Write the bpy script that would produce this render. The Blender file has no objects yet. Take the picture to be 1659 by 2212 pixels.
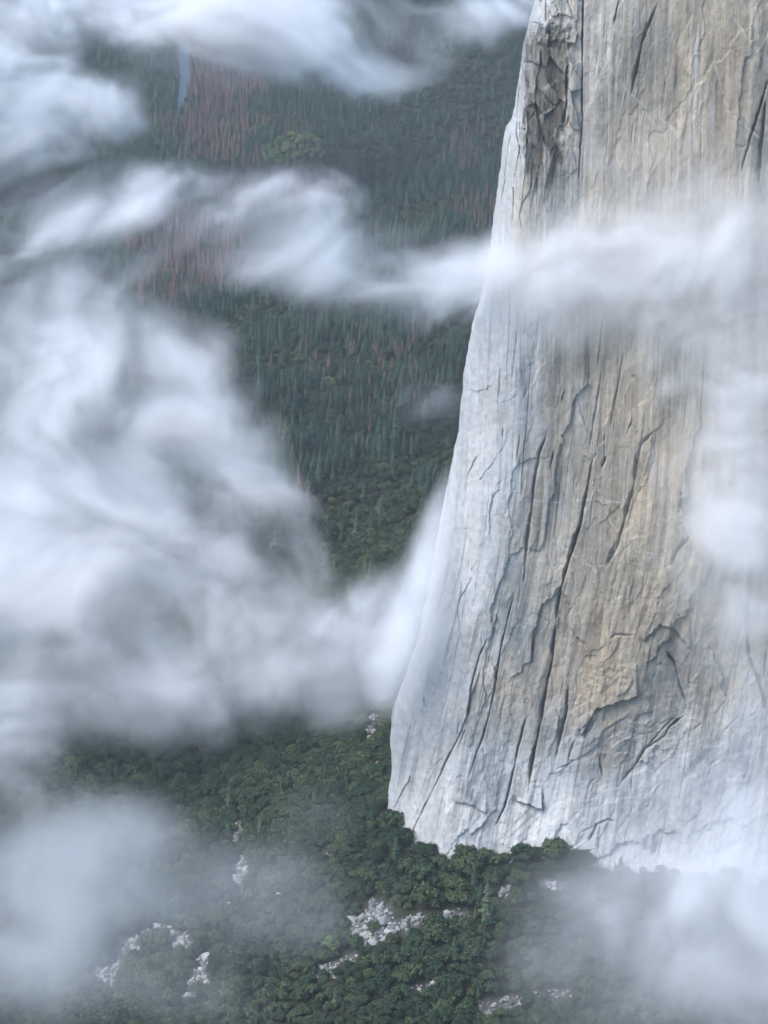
import bpy, math, random, time
import numpy as np
from mathutils import Vector, Euler
T0 = time.time()
random.seed(7)
scene = bpy.context.scene
C = scene.collection

# ---------------------------------------------------------------- camera
CAM = np.array([0.0, 0.0, 715.0])
PITCH = math.radians(20.0)
VFOV = math.radians(25.7)
PW, PH = 1659.0, 2212.0
FOC = PH / 2 / math.tan(VFOV / 2)
cam_d = bpy.data.cameras.new('camera')
cam = bpy.data.objects.new('camera', cam_d)
C.objects.link(cam)
cam.location = CAM
cam.rotation_euler = (math.radians(90) - PITCH, 0, 0)
cam_d.sensor_fit = 'VERTICAL'
cam_d.angle = VFOV
cam_d.clip_start = 1.0
cam_d.clip_end = 60000.0
scene.camera = cam

# ---------------------------------------------------------------- sky, sun, exposure
SUN_EL, SUN_AZ = 52.0, -62.0       # degrees; azimuth from +Y, negative = left of the view
SUN_STRENGTH, SUN_COLOR, SKY_STRENGTH, EXPOSURE = 1.2, (1.0, 0.93, 0.84), 0.15, 1.46
world = bpy.data.worlds.new('World')
scene.world = world
world.use_nodes = True
wn = world.node_tree.nodes
wl = world.node_tree.links
wn.clear()
sky = wn.new('ShaderNodeTexSky')
sky.sky_type = 'NISHITA'
sky.sun_disc = False
sky.sun_elevation = math.radians(SUN_EL)
sky.sun_rotation = math.radians(SUN_AZ)
sky.air_density = 0.7
sky.dust_density = 4.0
sky.ozone_density = 1.0
sky.altitude = 1800
bg = wn.new('ShaderNodeBackground')
bg.inputs['Strength'].default_value = SKY_STRENGTH
wo = wn.new('ShaderNodeOutputWorld')
grey_sky = wn.new('ShaderNodeHueSaturation')       # thin overcast: the blue is washed out
grey_sky.inputs['Saturation'].default_value = 1.08
grey_sky.inputs['Hue'].default_value = 0.488
wl.new(sky.outputs[0], grey_sky.inputs['Color'])
wl.new(grey_sky.outputs[0], bg.inputs[0])
wl.new(bg.outputs[0], wo.inputs[0])
sun_d = bpy.data.lights.new('sun', 'SUN')
sun_d.energy = SUN_STRENGTH
sun_d.angle = math.radians(40.0)
sun_d.color = SUN_COLOR
sun = bpy.data.objects.new('sun', sun_d)
C.objects.link(sun)
_e, _a = math.radians(SUN_EL), math.radians(SUN_AZ)
sun_dir = Vector((math.sin(_a) * math.cos(_e), math.cos(_a) * math.cos(_e), math.sin(_e)))
# the sun stands behind the viewer's left shoulder, above the cloud
sun_dir.y = -abs(sun_dir.y)
sun.rotation_euler = sun_dir.to_track_quat('Z', 'Y').to_euler()
sky.sun_rotation = math.atan2(sun_dir.x, sun_dir.y)
sun.location = (-800, -500, 1500)
vs = scene.view_settings
scene.display_settings.display_device = 'sRGB'
vs.view_transform = 'Standard'
vs.look = 'None'
vs.gamma = 1
vs.use_curve_mapping = False
vs.exposure = EXPOSURE

cy = scene.cycles
cy.max_bounces = 10
cy.diffuse_bounces = 2
cy.glossy_bounces = 1
cy.transmission_bounces = 1
cy.transparent_max_bounces = 8
cy.volume_bounces = 6
cy.volume_step_rate = 1.0
cy.volume_max_steps = 512
cy.caustics_reflective = False
cy.caustics_refractive = False
cy.use_denoising = True
cy.denoising_input_passes = 'RGB'
cy.sample_clamp_indirect = 6.0

# ---------------------------------------------------------------- helpers
def ray(px, py):
    """unit directions through points of the photograph (1659 x 2212 units)"""
    px = np.asarray(px, float); py = np.asarray(py, float)
    u = (px - PW / 2) / FOC
    v = -(py - PH / 2) / FOC
    d = np.stack([u, math.cos(PITCH) + v * math.sin(PITCH), -math.sin(PITCH) + v * math.cos(PITCH)], -1)
    return d / np.linalg.norm(d, axis=-1, keepdims=True)

def project(p):
    p = np.asarray(p, float) - CAM
    f = p[..., 1] * math.cos(PITCH) - p[..., 2] * math.sin(PITCH)
    up = p[..., 1] * math.sin(PITCH) + p[..., 2] * math.cos(PITCH)
    return PW / 2 + p[..., 0] / f * FOC, PH / 2 - up / f * FOC, f

def at(px, py, dist):
    return CAM + ray(px, py) * dist

_rng = np.random.default_rng(11)
_T2 = _rng.random((256, 256)).astype(np.float32)
_T3 = _rng.random((64, 64, 64)).astype(np.float32)

def _fade(t): return t * t * t * (t * (t * 6 - 15) + 10)

_ANG = _T2 * (2 * math.pi)
_GX = np.cos(_ANG).astype(np.float32); _GY = np.sin(_ANG).astype(np.float32)

def n2(x, y):
    x, y = np.broadcast_arrays(np.asarray(x, float), np.asarray(y, float))
    xi = np.floor(x); yi = np.floor(y)
    ax = (x - xi).astype(np.float32); ay = (y - yi).astype(np.float32)
    fx = _fade(ax); fy = _fade(ay)
    x0 = xi.astype(np.int64) & 255; y0 = yi.astype(np.int64) & 255
    x1 = (x0 + 1) & 255; y1 = (y0 + 1) & 255
    a = _GX[x0, y0] * ax + _GY[x0, y0] * ay
    b = _GX[x1, y0] * (ax - 1) + _GY[x1, y0] * ay
    c = _GX[x0, y1] * ax + _GY[x0, y1] * (ay - 1)
    d = _GX[x1, y1] * (ax - 1) + _GY[x1, y1] * (ay - 1)
    return np.clip(((a + (b - a) * fx) * (1 - fy) + (c + (d - c) * fx) * fy) * 0.85 + 0.5, 0, 1)

def fbm2(x, y, o=5, gain=0.5):
    s = 0; a = 1; t = 0
    for i in range(o):
        s = s + a * n2(x + 17.3 * i, y + 41.7 * i); t += a
        x = x * 2.03; y = y * 2.03; a *= gain
    return s / t          # 0..1, mean 0.5

def ridge2(x, y, o=4):
    s = 0; a = 1; t = 0
    for i in range(o):
        s = s + a * (1 - np.abs(2 * n2(x + 9.1 * i, y + 23.3 * i) - 1)); t += a
        x = x * 2.07; y = y * 2.07; a *= 0.5
    return s / t

def n3(x, y, z):
    xi = np.floor(x); yi = np.floor(y); zi = np.floor(z)
    fx = _fade(x - xi); fy = _fade(y - yi); fz = _fade(z - zi)
    x0 = xi.astype(np.int32) & 63; y0 = yi.astype(np.int32) & 63; z0 = zi.astype(np.int32) & 63
    x1 = (x0 + 1) & 63; y1 = (y0 + 1) & 63; z1 = (z0 + 1) & 63
    def l(a, b, f): return a + (b - a) * f
    return l(l(l(_T3[x0, y0, z0], _T3[x1, y0, z0], fx), l(_T3[x0, y1, z0], _T3[x1, y1, z0], fx), fy),
             l(l(_T3[x0, y0, z1], _T3[x1, y0, z1], fx), l(_T3[x0, y1, z1], _T3[x1, y1, z1], fx), fy), fz)

def fbm3(x, y, z, o=5, gain=0.5):
    s = 0; a = 1; t = 0
    for i in range(o):
        s = s + a * n3(x + 13.7 * i, y + 31.1 * i, z + 7.9 * i); t += a
        x, y, z = (0.36 * x + 0.48 * y - 0.8 * z) * 2.03, (-0.8 * x + 0.6 * y) * 2.03, (0.48 * x + 0.64 * y + 0.6 * z) * 2.03; a *= gain
    return s / t

def sstep(a, b, x):
    t = np.clip((x - a) / (b - a), 0, 1)
    return t * t * (3 - 2 * t)

def mesh_grid(name, P, smooth=True):
    """P: (rows, cols, 3) -> quad-grid mesh"""
    r, c = P.shape[:2]
    me = bpy.data.meshes.new(name)
    me.vertices.add(r * c)
    me.vertices.foreach_set('co', P.reshape(-1).astype(np.float32))
    i = np.arange(r * c).reshape(r, c)
    q = np.stack([i[:-1, :-1], i[1:, :-1], i[1:, 1:], i[:-1, 1:]], -1).reshape(-1)
    n = (r - 1) * (c - 1)
    me.loops.add(n * 4)
    me.loops.foreach_set('vertex_index', q.astype(np.int32))
    me.polygons.add(n)
    me.polygons.foreach_set('loop_start', np.arange(0, n * 4, 4, dtype=np.int32))
    me.polygons.foreach_set('use_smooth', np.full(n, smooth))
    me.update(calc_edges=True)
    return me

def add_obj(name, me, mat=None, parent=None):
    o = bpy.data.objects.new(name, me)
    C.objects.link(o)
    if mat is not None and me is not None and not me.materials:
        me.materials.append(mat)
    if parent is not None:
        o.parent = parent
    return o

def structure(o):
    o['kind'] = 'structure'
    return o

def tag(o, label, cat, group=None, kind=None):
    o['label'] = label; o['category'] = cat
    if group: o['group'] = group
    if kind: o['kind'] = kind
    return o

def vattr(me, name, data, typ='FLOAT'):
    a = me.attributes.new(name, typ, 'POINT')
    if typ == 'FLOAT':
        a.data.foreach_set('value', np.ascontiguousarray(data, np.float32).reshape(-1))
    elif typ == 'INT':
        a.data.foreach_set('value', np.ascontiguousarray(data, np.int32).reshape(-1))
    elif typ == 'FLOAT_VECTOR':
        a.data.foreach_set('vector', np.ascontiguousarray(data, np.float32).reshape(-1))
    else:
        a.data.foreach_set('color', np.ascontiguousarray(data, np.float32).reshape(-1))

class NT:
    """small node-tree writer"""
    def __init__(self, name):
        self.m = bpy.data.materials.new(name); self.m.use_nodes = True
        self.t = self.m.node_tree; self.t.nodes.clear()
        self.out = self.n('ShaderNodeOutputMaterial')
    def n(self, typ, **kw):
        x = self.t.nodes.new(typ)
        for k, v in kw.items():
            if k.startswith('i_'):
                x.inputs[k[2:].replace('_', ' ')].default_value = v
            else:
                setattr(x, k, v)
        return x
    def l(self, a, b): self.t.links.new(a, b)
    def mix(self, fac, a, b, mode='MIX'):
        x = self.t.nodes.new('ShaderNodeMix'); x.data_type = 'RGBA'; x.blend_type = mode
        for s, v in ((x.inputs[0], fac), (x.inputs[6], a), (x.inputs[7], b)):
            if hasattr(v, 'node'): self.l(v, s)
            elif isinstance(v, (int, float)): s.default_value = v
            else: s.default_value = (*v, 1) if len(v) == 3 else v
        return x.outputs[2]
    def math(self, op, a, b=0.0, c=None, clamp=False):
        x = self.t.nodes.new('ShaderNodeMath'); x.operation = op; x.use_clamp = clamp
        for s, v in zip(x.inputs, (a, b, c)):
            if v is None: continue
            if hasattr(v, 'node'): self.l(v, s)
            else: s.default_value = v
        return x.outputs[0]
    def ramp(self, f, stops):
        x = self.t.nodes.new('ShaderNodeValToRGB'); e = x.color_ramp.elements
        e[0].position, e[1].position = stops[0][0], stops[-1][0]
        e[0].color = (*stops[0][1], 1); e[1].color = (*stops[-1][1], 1)
        for p, c in stops[1:-1]:
            q = e.new(p); q.color = (*c, 1)
        self.l(f, x.inputs[0])
        return x.outputs[0]
    def bsdf(self, col, rough=0.9, spec=0.2, normal=None):
        b = self.n('ShaderNodeBsdfPrincipled')
        if hasattr(col, 'node'): self.l(col, b.inputs['Base Color'])
        else: b.inputs['Base Color'].default_value = (*col, 1)
        b.inputs['Roughness'].default_value = rough
        b.inputs['Specular IOR Level'].default_value = spec
        if normal is not None: self.l(normal, b.inputs['Normal'])
        self.l(b.outputs[0], self.out.inputs[0])
        return b
    def coords(self, scale, rot=(0, 0, 0), src='Object'):
        tc = self.n('ShaderNodeTexCoord'); mp = self.n('ShaderNodeMapping')
        mp.inputs['Scale'].default_value = scale; mp.inputs['Rotation'].default_value = rot
        self.l(tc.outputs[src], mp.inputs[0])
        return mp.outputs[0]
    def noise(self, vec, scale=1.0, detail=6, rough=0.55, dist=0.0):
        x = self.n('ShaderNodeTexNoise')
        x.inputs['Scale'].default_value = scale; x.inputs['Detail'].default_value = detail
        x.inputs['Roughness'].default_value = rough; x.inputs['Distortion'].default_value = dist
        self.l(vec, x.inputs['Vector'])
        return x.outputs[0]
# ================================================================ outline of the granite wall
NR, NC = 1240, 620
PY0, PY1 = -90.0, 1950.0
rows = np.linspace(PY0, PY1, NR)
edge_py = [-300, 0, 50, 100, 230, 262, 270, 340, 440, 520, 620, 700, 800, 930, 1060, 1150, 1250, 1380, 1480, 1540, 1600, 1650, 1740, 1800, 1960]
edge_px = [1235, 1155, 1142, 1130, 1111, 1104, 1092, 1083, 1070, 1060, 1045, 1020, 1003, 990, 963, 945, 929, 903, 866, 846, 843, 847, 836, 834, 838]
xL = np.interp(rows, edge_py, edge_px)
# gentle smoothing, then a little roughness on the skyline
xLs = xL
ker = np.hanning(15); ker /= ker.sum()
xL = np.convolve(np.pad(xL, 7, mode='edge'), ker, 'valid')
kk = np.hanning(61); kk /= kk.sum()
xLs = np.convolve(np.pad(xL, 30, mode='edge'), kk, 'valid')
xL = xL + 5 * (fbm2(rows / 34, rows * 0 + 3.3, 4) - 0.5) + 2.2 * (fbm2(rows / 7, rows * 0 + 8.1, 2) - .5)

def wall_t(px, py):
    """distance along the line of sight to the wall: a leaning plane, flared foot, rounded prow"""
    dirs = ray(px, py)
    t = np.full(np.shape(px), 1500.0)
    for _ in range(10):
        P = CAM + dirs * t[..., None]
        z = P[..., 2]; flare = 0.55 * np.clip(75 - z, 0, 75) ** 2 / 150 + 0.12 * np.clip(-z, 0, 200)
        yw = 1330 + 0.11 * z - flare - 0.12 * P[..., 0]
        t = t + (yw - P[..., 1]) / dirs[..., 1]
    Wr = np.interp(py, [0, 300, 700, 1100, 1500, 1850], [60, 70, 110, 150, 190, 170])
    Rr = np.interp(py, [0, 300, 700, 1100, 1500, 1850], [34, 40, 60, 80, 95, 80])
    q = np.clip(1 - (px - np.interp(py, rows, xLs)) / Wr, 0, 1)
    return t + Rr * (1 - np.sqrt(np.clip(1 - q ** 2.2, 0, 1)))

def back_off(f):
    """the hidden west side runs back from the skyline"""
    return 2 + 150 * f ** 1.4, 12 * f + 760 * f ** 1.6
# ================================================================ the land
FLOOR = -105.0
# foot of the rock wall in plan, from the hidden west side round the prow to the right
_fp = np.array([(837, 1748), (848, 1782), (880, 1816), (940, 1846), (1060, 1850), (1200, 1840), (1285, 1872), (1430, 1880), (1560, 1900), (1700, 1915), (1950, 1945), (2350, 1990)], float)
foot = list(CAM + ray(_fp[:, 0], _fp[:, 1]) * wall_t(_fp[:, 0], _fp[:, 1])[:, None])
back_side = [foot[0] + np.array([*back_off(f), 0.0]) for f in (1, .7, .45, .25, .1)]
foot = np.array(back_side + foot)

def foot_dist(x, y):
    """distance outside the foot line and the foot's height at the nearest point"""
    best = np.full(x.shape, 1e9); zz = np.zeros(x.shape)
    for a, b in zip(foot[:-1], foot[1:]):
        ab = b[:2] - a[:2]; L2 = ab @ ab
        t = np.clip(((x - a[0]) * ab[0] + (y - a[1]) * ab[1]) / L2, 0, 1)
        d = np.hypot(x - a[0] - t * ab[0], y - a[1] - t * ab[1])
        m = d < best
        best = np.where(m, d, best); zz = np.where(m, a[2] + t * (b[2] - a[2]), zz)
    return best, zz

def inside_wall(x, y):
    """True where the rock stands (behind the foot line)"""
    poly = [tuple(p[:2]) for p in foot] + [(1500, 1250), (1500, 2300)]
    r = np.zeros(x.shape, bool)
    j = len(poly) - 1
    for i in range(len(poly)):
        xi, yi = poly[i]; xj, yj = poly[j]
        with np.errstate(divide='ignore', invalid='ignore'):
            c = ((yi > y) != (yj > y)) & (x < (xj - xi) * (y - yi) / (yj - yi + 1e-12) + xi)
        r ^= c; j = i
    return r

def ground_z(x, y):
    x = np.asarray(x, float); y = np.asarray(y, float)
    d, zf = foot_dist(x, y)
    ins = inside_wall(x, y)
    d = np.where(ins, 0, d)
    zf = zf * np.exp(-d / 60)
    k = 0.56
    drop = k * d * np.exp(-d / 420.0) + (1 - np.exp(-d / 420.0)) * 100
    z = zf - np.minimum(drop, 105 + zf)
    z = z + 9 * (fbm2(x / 90 + 5, y / 90 + 3, 4) - 0.5) * sstep(6, 60, d) * (1 - sstep(3000, 4200, y))
    z = z + 14 * (fbm2(x / 310 + 1.5, y / 310, 3) - 0.5) * sstep(60, 300, d) * (1 - sstep(3000, 4200, y))
    # the far wall of the valley climbs on the right, beyond the river flat
    rise = np.clip(y - 4300 + 0.9 * np.minimum(x, 400) * -1.2 + 350, 0, None)
    z = z + 0.26 * rise * sstep(-350, 250, x) + 0.10 * np.clip(y - 6500, 0, None)
    z = np.where(ins, zf - 2, z)
    return z

def ground_pt(px, py, it=60):
    """where the line of sight meets the ground (arrays allowed)"""
    px = np.atleast_1d(np.asarray(px, float)); py = np.atleast_1d(np.asarray(py, float))
    d = ray(px, py)
    lo = np.full(px.shape, 900.0); hi = np.full(px.shape, 12000.0)
    ts = np.linspace(900, 9000, 400)
    found = np.full(px.shape, 9000.0)
    done = np.zeros(px.shape, bool)
    for t in ts:
        p = CAM + d * t
        b = (p[..., 2] < ground_z(p[..., 0], p[..., 1])) & ~done
        found[b] = t; done |= b
    lo = found - 21; hi = found
    for _ in range(12):
        m = (lo + hi) / 2; p = CAM + d * m[..., None]
        b = p[..., 2] < ground_z(p[..., 0], p[..., 1])
        hi = np.where(b, m, hi); lo = np.where(b, lo, m)
    return CAM + d * hi[..., None]

# rock-field masks in plan: centre, radii, turn (found from the photograph, kept as places on the ground)
_rf = [(812, 1985, 34, 26, .5), (790, 2008, 22, 26, 0), (880, 2000, 46, 12, .15), (955, 1985, 42, 11, .12), (835, 2022, 20, 8, 0),
       (895, 2022, 12, 6, 0), (300, 2035, 62, 14, .3), (265, 2065, 38, 12, .9), (225, 2120, 22, 20, .6), (385, 2040, 24, 16, 0),
       (430, 2115, 16, 40, -.3), (475, 1965, 34, 12, .3), (520, 1900, 14, 34, -.1), (515, 1800, 8, 26, -.2), (600, 1943, 14, 6, 0),
       (720, 2085, 36, 6, .35), (690, 2103, 28, 6, 0), (1105, 1930, 16, 10, 0), (1185, 1915, 28, 12, 0), (1075, 2180, 40, 18, .4),
       (1190, 2150, 34, 9, 0), (910, 2140, 26, 10, 0), (800, 1582, 14, 24, -.2), (815, 1655, 22, 8, 0), (700, 1850, 10, 8, 0), (655, 1975, 10, 5, 0),
       (1045, 1812, 34, 10, 0), (1280, 1868, 22, 12, 0)]
rock_fields = []
_c = ground_pt([r[0] for r in _rf], [r[1] for r in _rf])
_rf = [(a, b, c * 1.25, d * 1.3, e) for a, b, c, d, e in _rf]
_cx = ground_pt([r[0] + r[2] * math.cos(r[4]) for r in _rf], [r[1] - r[2] * math.sin(r[4]) for r in _rf])
_cy = ground_pt([r[0] - r[3] * math.sin(r[4]) for r in _rf], [r[1] - r[3] * math.cos(r[4]) for r in _rf])
for c_, a_, b_ in zip(_c, _cx, _cy):
    M = np.array([(a_ - c_)[:2], (b_ - c_)[:2]]).T
    if abs(np.linalg.det(M)) < 1e-3: continue
    rock_fields.append((c_[:2], np.linalg.inv(M)))

def rock_mask(x, y):
    m = np.full(np.shape(x), -1.0)
    for c_, Mi in rock_fields:
        u = (x - c_[0]); v = (y - c_[1])
        q = np.hypot(Mi[0, 0] * u + Mi[0, 1] * v, Mi[1, 0] * u + Mi[1, 1] * v)
        m = np.maximum(m, 1.25 - q)
    w = fbm2(np.asarray(x) / 14, np.asarray(y) / 14, 3) - 0.5
    return np.clip((m + 1.8 * w) * 1.8, 0, 1)

# river course on the valley floor (photograph points carried onto the ground)
_rv = ground_pt([384, 387, 391, 389, 397, 395, 401, 396, 399, 394, 397, 396], [256, 243, 230, 215, 200, 186, 172, 158, 142, 124, 100, 60])
_rw = np.array([1.5, 4, 8, 11, 10, 13, 12, 14, 11, 13, 12, 12]) * np.linalg.norm(_rv - CAM, axis=1) / FOC

def river_d(x, y):
    """signed: < 0 inside the river"""
    best = np.full(np.shape(x), 1e9)
    for i in range(len(_rv) - 1):
        a, b = _rv[i, :2], _rv[i + 1, :2]
        ab = b - a; t = np.clip(((x - a[0]) * ab[0] + (y - a[1]) * ab[1]) / (ab @ ab), 0, 1)
        d = np.hypot(x - a[0] - t * ab[0], y - a[1] - t * ab[1]) - (_rw[i] * (1 - t) + _rw[i + 1] * t)
        best = np.minimum(best, d)
    return best
# camp road on the valley floor
_rd = ground_pt([60, 140, 200, 260, 320, 352], [392, 384, 374, 362, 352, 346])

def road_d(x, y):
    best = np.full(np.shape(x), 1e9)
    for a, b in zip(_rd[:-1, :2], _rd[1:, :2]):
        ab = b - a; t = np.clip(((x - a[0]) * ab[0] + (y - a[1]) * ab[1]) / (ab @ ab), 0, 1)
        best = np.minimum(best, np.hypot(x - a[0] - t * ab[0], y - a[1] - t * ab[1]))
    return best

# ---- ground sheet
def axis(parts):
    out = []
    for a, b, s in parts: out.append(np.arange(a, b, s))
    return np.concatenate(out + [[parts[-1][1]]])
gx = axis([(-12000, -3000, 1500), (-3000, -700, 100), (-700, 700, 4.5), (700, 3000, 100), (3000, 12000, 1500)])
gy = axis([(-6000, 0, 1500), (0, 900, 60), (900, 2100, 4.5), (2100, 5200, 18), (5200, 9000, 60), (9000, 16000, 1000)])
GX, GY = np.meshgrid(gx, gy)
GZ = ground_z(GX, GY)
GZ = np.minimum(GZ, 260 + 0.0 * GZ)
rm = rock_mask(GX, GY) * (GY < 2200)
rvm = river_d(GX, GY)
GZ = GZ - 3.0 * (1 - sstep(0, 14, rvm))
me = mesh_grid('ground', np.stack([GX, GY, GZ], -1))
vattr(me, 'rock', rm)
g = NT('forest_floor')
co = g.coords((1, 1, 1))
nz = g.noise(co, 0.05, 6, 0.6)
nf = g.noise(co, 0.9, 5, 0.7)
soil = g.ramp(nz, [(0.3, (0.018, 0.022, 0.012)), (0.55, (0.03, 0.034, 0.018)), (0.75, (0.05, 0.045, 0.03))])
rock_c = g.ramp(nf, [(0.35, (0.05, 0.05, 0.045)), (0.5, (0.09, 0.09, 0.085)), (0.62, (0.16, 0.16, 0.155))])  # field ground darkened to carry the shadows between boulders
at_ = g.n('ShaderNodeAttribute', attribute_name='rock')
bmp = g.n('ShaderNodeBump'); bmp.inputs['Distance'].default_value = 1.0; bmp.inputs['Strength'].default_value = 0.6
g.l(nf, bmp.inputs['Height'])
g.bsdf(g.mix(at_.outputs['Fac'], soil, rock_c), 0.95, 0.1, bmp.outputs[0])
ground = structure(add_obj('ground', me, g.m))

# ---- river: a strip of flat water lying in its bed
L, R = [], []
for i in range(len(_rv)):
    a = _rv[max(i - 1, 0), :2]; b = _rv[min(i + 1, len(_rv) - 1), :2]
    t = (b - a) / np.linalg.norm(b - a); nrm = np.array([-t[1], t[0]])
    w = _rw[i] * .8 + 3
    zc = float(ground_z(_rv[i, 0], _rv[i, 1])) - 1.6
    L.append([*(_rv[i, :2] + nrm * w), zc]); R.append([*(_rv[i, :2] - nrm * w), zc])
me = mesh_grid('river', np.array([R, L]).transpose(1, 0, 2))
w_ = NT('river_water')
wb = w_.noise(w_.coords((0.08, 0.03, 0.1)), 1.0, 4)
bmp = w_.n('ShaderNodeBump'); bmp.inputs['Strength'].default_value = 0.08
w_.l(wb, bmp.inputs['Height'])
w_.bsdf((0.04, 0.05, 0.055), 0.4, 0.15, bmp.outputs[0])
structure(add_obj('river', me, w_.m))

# ---- road strip by the camp
L, R = [], []
for i in range(len(_rd)):
    a = _rd[max(i - 1, 0), :2]; b = _rd[min(i + 1, len(_rd) - 1), :2]
    t = (b - a) / np.linalg.norm(b - a); nrm = np.array([-t[1], t[0]])
    zc = float(ground_z(_rd[i, 0], _rd[i, 1])) + 0.25
    L.append([*(_rd[i, :2] + nrm * 3.5), zc]); R.append([*(_rd[i, :2] - nrm * 3.5), zc])
me = mesh_grid('road', np.array([R, L]).transpose(1, 0, 2))
r_ = NT('asphalt'); r_.bsdf(r_.ramp(r_.noise(r_.coords((1, 1, 1)), 0.3), [(0.3, (0.045, 0.045, 0.047)), (0.7, (0.065, 0.065, 0.066))]), 0.8)
structure(add_obj('road', me, r_.m))
print('land', time.time() - T0)
# ================================================================ the granite wall
s = np.linspace(0, 1, NC)
s = s ** 1.25
X = xL[:, None] + (1960 - xL[:, None]) * s[None, :]
Y = np.repeat(rows[:, None], NC, 1)
U = X - xL[:, None]                                   # photo units in from the skyline

def polydist(pts):
    """distance and signed side (positive = right) to a polyline, over the whole grid window"""
    pts = np.asarray(pts, float)
    best = np.full(X.shape, 1e9, np.float32); side = np.zeros(X.shape, np.float32); par = np.zeros(X.shape, np.float32)
    n = len(pts) - 1
    y0, y1 = pts[:, 1].min() - 70, pts[:, 1].max() + 70
    r0, r1 = np.searchsorted(rows, [y0, y1])
    r0 = max(r0 - 1, 0); r1 = min(r1 + 1, NR)
    x, y = X[r0:r1], Y[r0:r1]
    b_, s_, p_ = best[r0:r1], side[r0:r1], par[r0:r1]
    for k in range(n):
        a, b = pts[k], pts[k + 1]; ab = b - a; L2 = ab @ ab
        t = np.clip(((x - a[0]) * ab[0] + (y - a[1]) * ab[1]) / L2, 0, 1)
        dx = x - a[0] - t * ab[0]; dy = y - a[1] - t * ab[1]
        d = np.hypot(dx, dy); m = d < b_
        cr = -(ab[0] * dy - ab[1] * dx)
        b_[m] = d[m]; s_[m] = np.sign(cr)[m]; p_[m] = ((k + t) / n)[m]
    return best, side, par, slice(r0, r1)

D = np.zeros(X.shape)           # metres out of the wall, towards the viewer
stain_shade = np.zeros(X.shape)       # 0..1 dark seep stains; shade painted in creases and under roofs
pale = np.zeros(X.shape)        # 0..1 pale dikes and fresh scars

# flakes and ribs that lean like the wall's own joints
lean = X + (Y - 1000) * 0.20
low = sstep(950, 1500, Y)
wx = 30 * (fbm2(X / 120, Y / 260, 3) - .5)
rib = ridge2((lean + wx) / 60, Y / 520 + 3, 3)
fine = fbm2((X + (Y - 1000) * (0.05 + 0.10 * low) + wx) / 9, Y / 190 + 7, 4)
rough = .15 + .8 * sstep(.48, .68, fbm2(X / 90 + 40, Y / 200 + 3, 3)) + .35 * low
D += rough * (1.5 * (rib - .5) + .9 * (fine - .5))
D += 13 * (fbm2(X / 190 + 2, Y / 420 + 9, 3) - .5)
D += 1.3 * (fbm2(X / 26 + 2, Y / 34 + 9, 5) - .5) * (0.45 + low)
# exfoliation slabs: irregular plates, each its own height and tilt, with sharp steps between
def plates(cw, ch, seed, shear, warp):
    r = np.random.default_rng(seed); n = 64
    jx, jy, h, tx, ty, c = (r.random((n, n)).astype(np.float32) for _ in range(6))
    a = ((X + (Y - 1000) * shear + warp * (fbm2(X / 44 + seed, Y / 80, 4) - .5)) / cw).astype(np.float32)
    b = ((Y + warp * 1.5 * (fbm2(X / 50, Y / 60 + seed, 4) - .5)) / ch).astype(np.float32)
    ai = np.floor(a).astype(int); bi = np.floor(b).astype(int)
    best = np.full(a.shape, 1e9, np.float32); hh = np.zeros_like(best); cc = np.zeros_like(best)
    for i in (-1, 0, 1):
        for j in (-1, 0, 1):
            u = (ai + i) % n; v = (bi + j) % n
            dx = a - (ai + i + jx[u, v]); dy = b - (bi + j + jy[u, v])
            d = dx * dx + dy * dy
            m = d < best
            best = np.where(m, d, best)
            hh = np.where(m, h[u, v] - .5 + 1.1 * (tx[u, v] - .5) * dx + 1.1 * (ty[u, v] - .5) * dy, hh)
            cc = np.where(m, c[u, v] - .5, cc)
    return hh, cc
blocky = np.exp(-((X - 1330) / 95) ** 2 - ((Y - 1575) / 60) ** 2)
apron = sstep(1560, 1680, Y + 60 * (fbm2(X / 80, Y / 60, 3) - .5)) * sstep(1120, 1260, X)
h1, c1 = plates(86, 300, 3, .20, 46)
h2, c2 = plates(34, 110, 5, .17, 26)
h3, c3 = plates(15, 40, 8, .22, 14)
h4, c4 = plates(26, 30, 9, .9, 22)
h5, c5 = plates(120, 90, 12, 1.0, 60)
calm = .5 + .5 * sstep(700, 1050, Y)
D += calm * 3.2 * h1 * (1 - .7 * apron) + calm * (.5 + .95 * rough) * h2 * (1 - .8 * apron) + .4 * rough * h3 * (1 - .7 * apron) + 3.0 * h4 * blocky + 2.4 * h5 * apron

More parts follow.
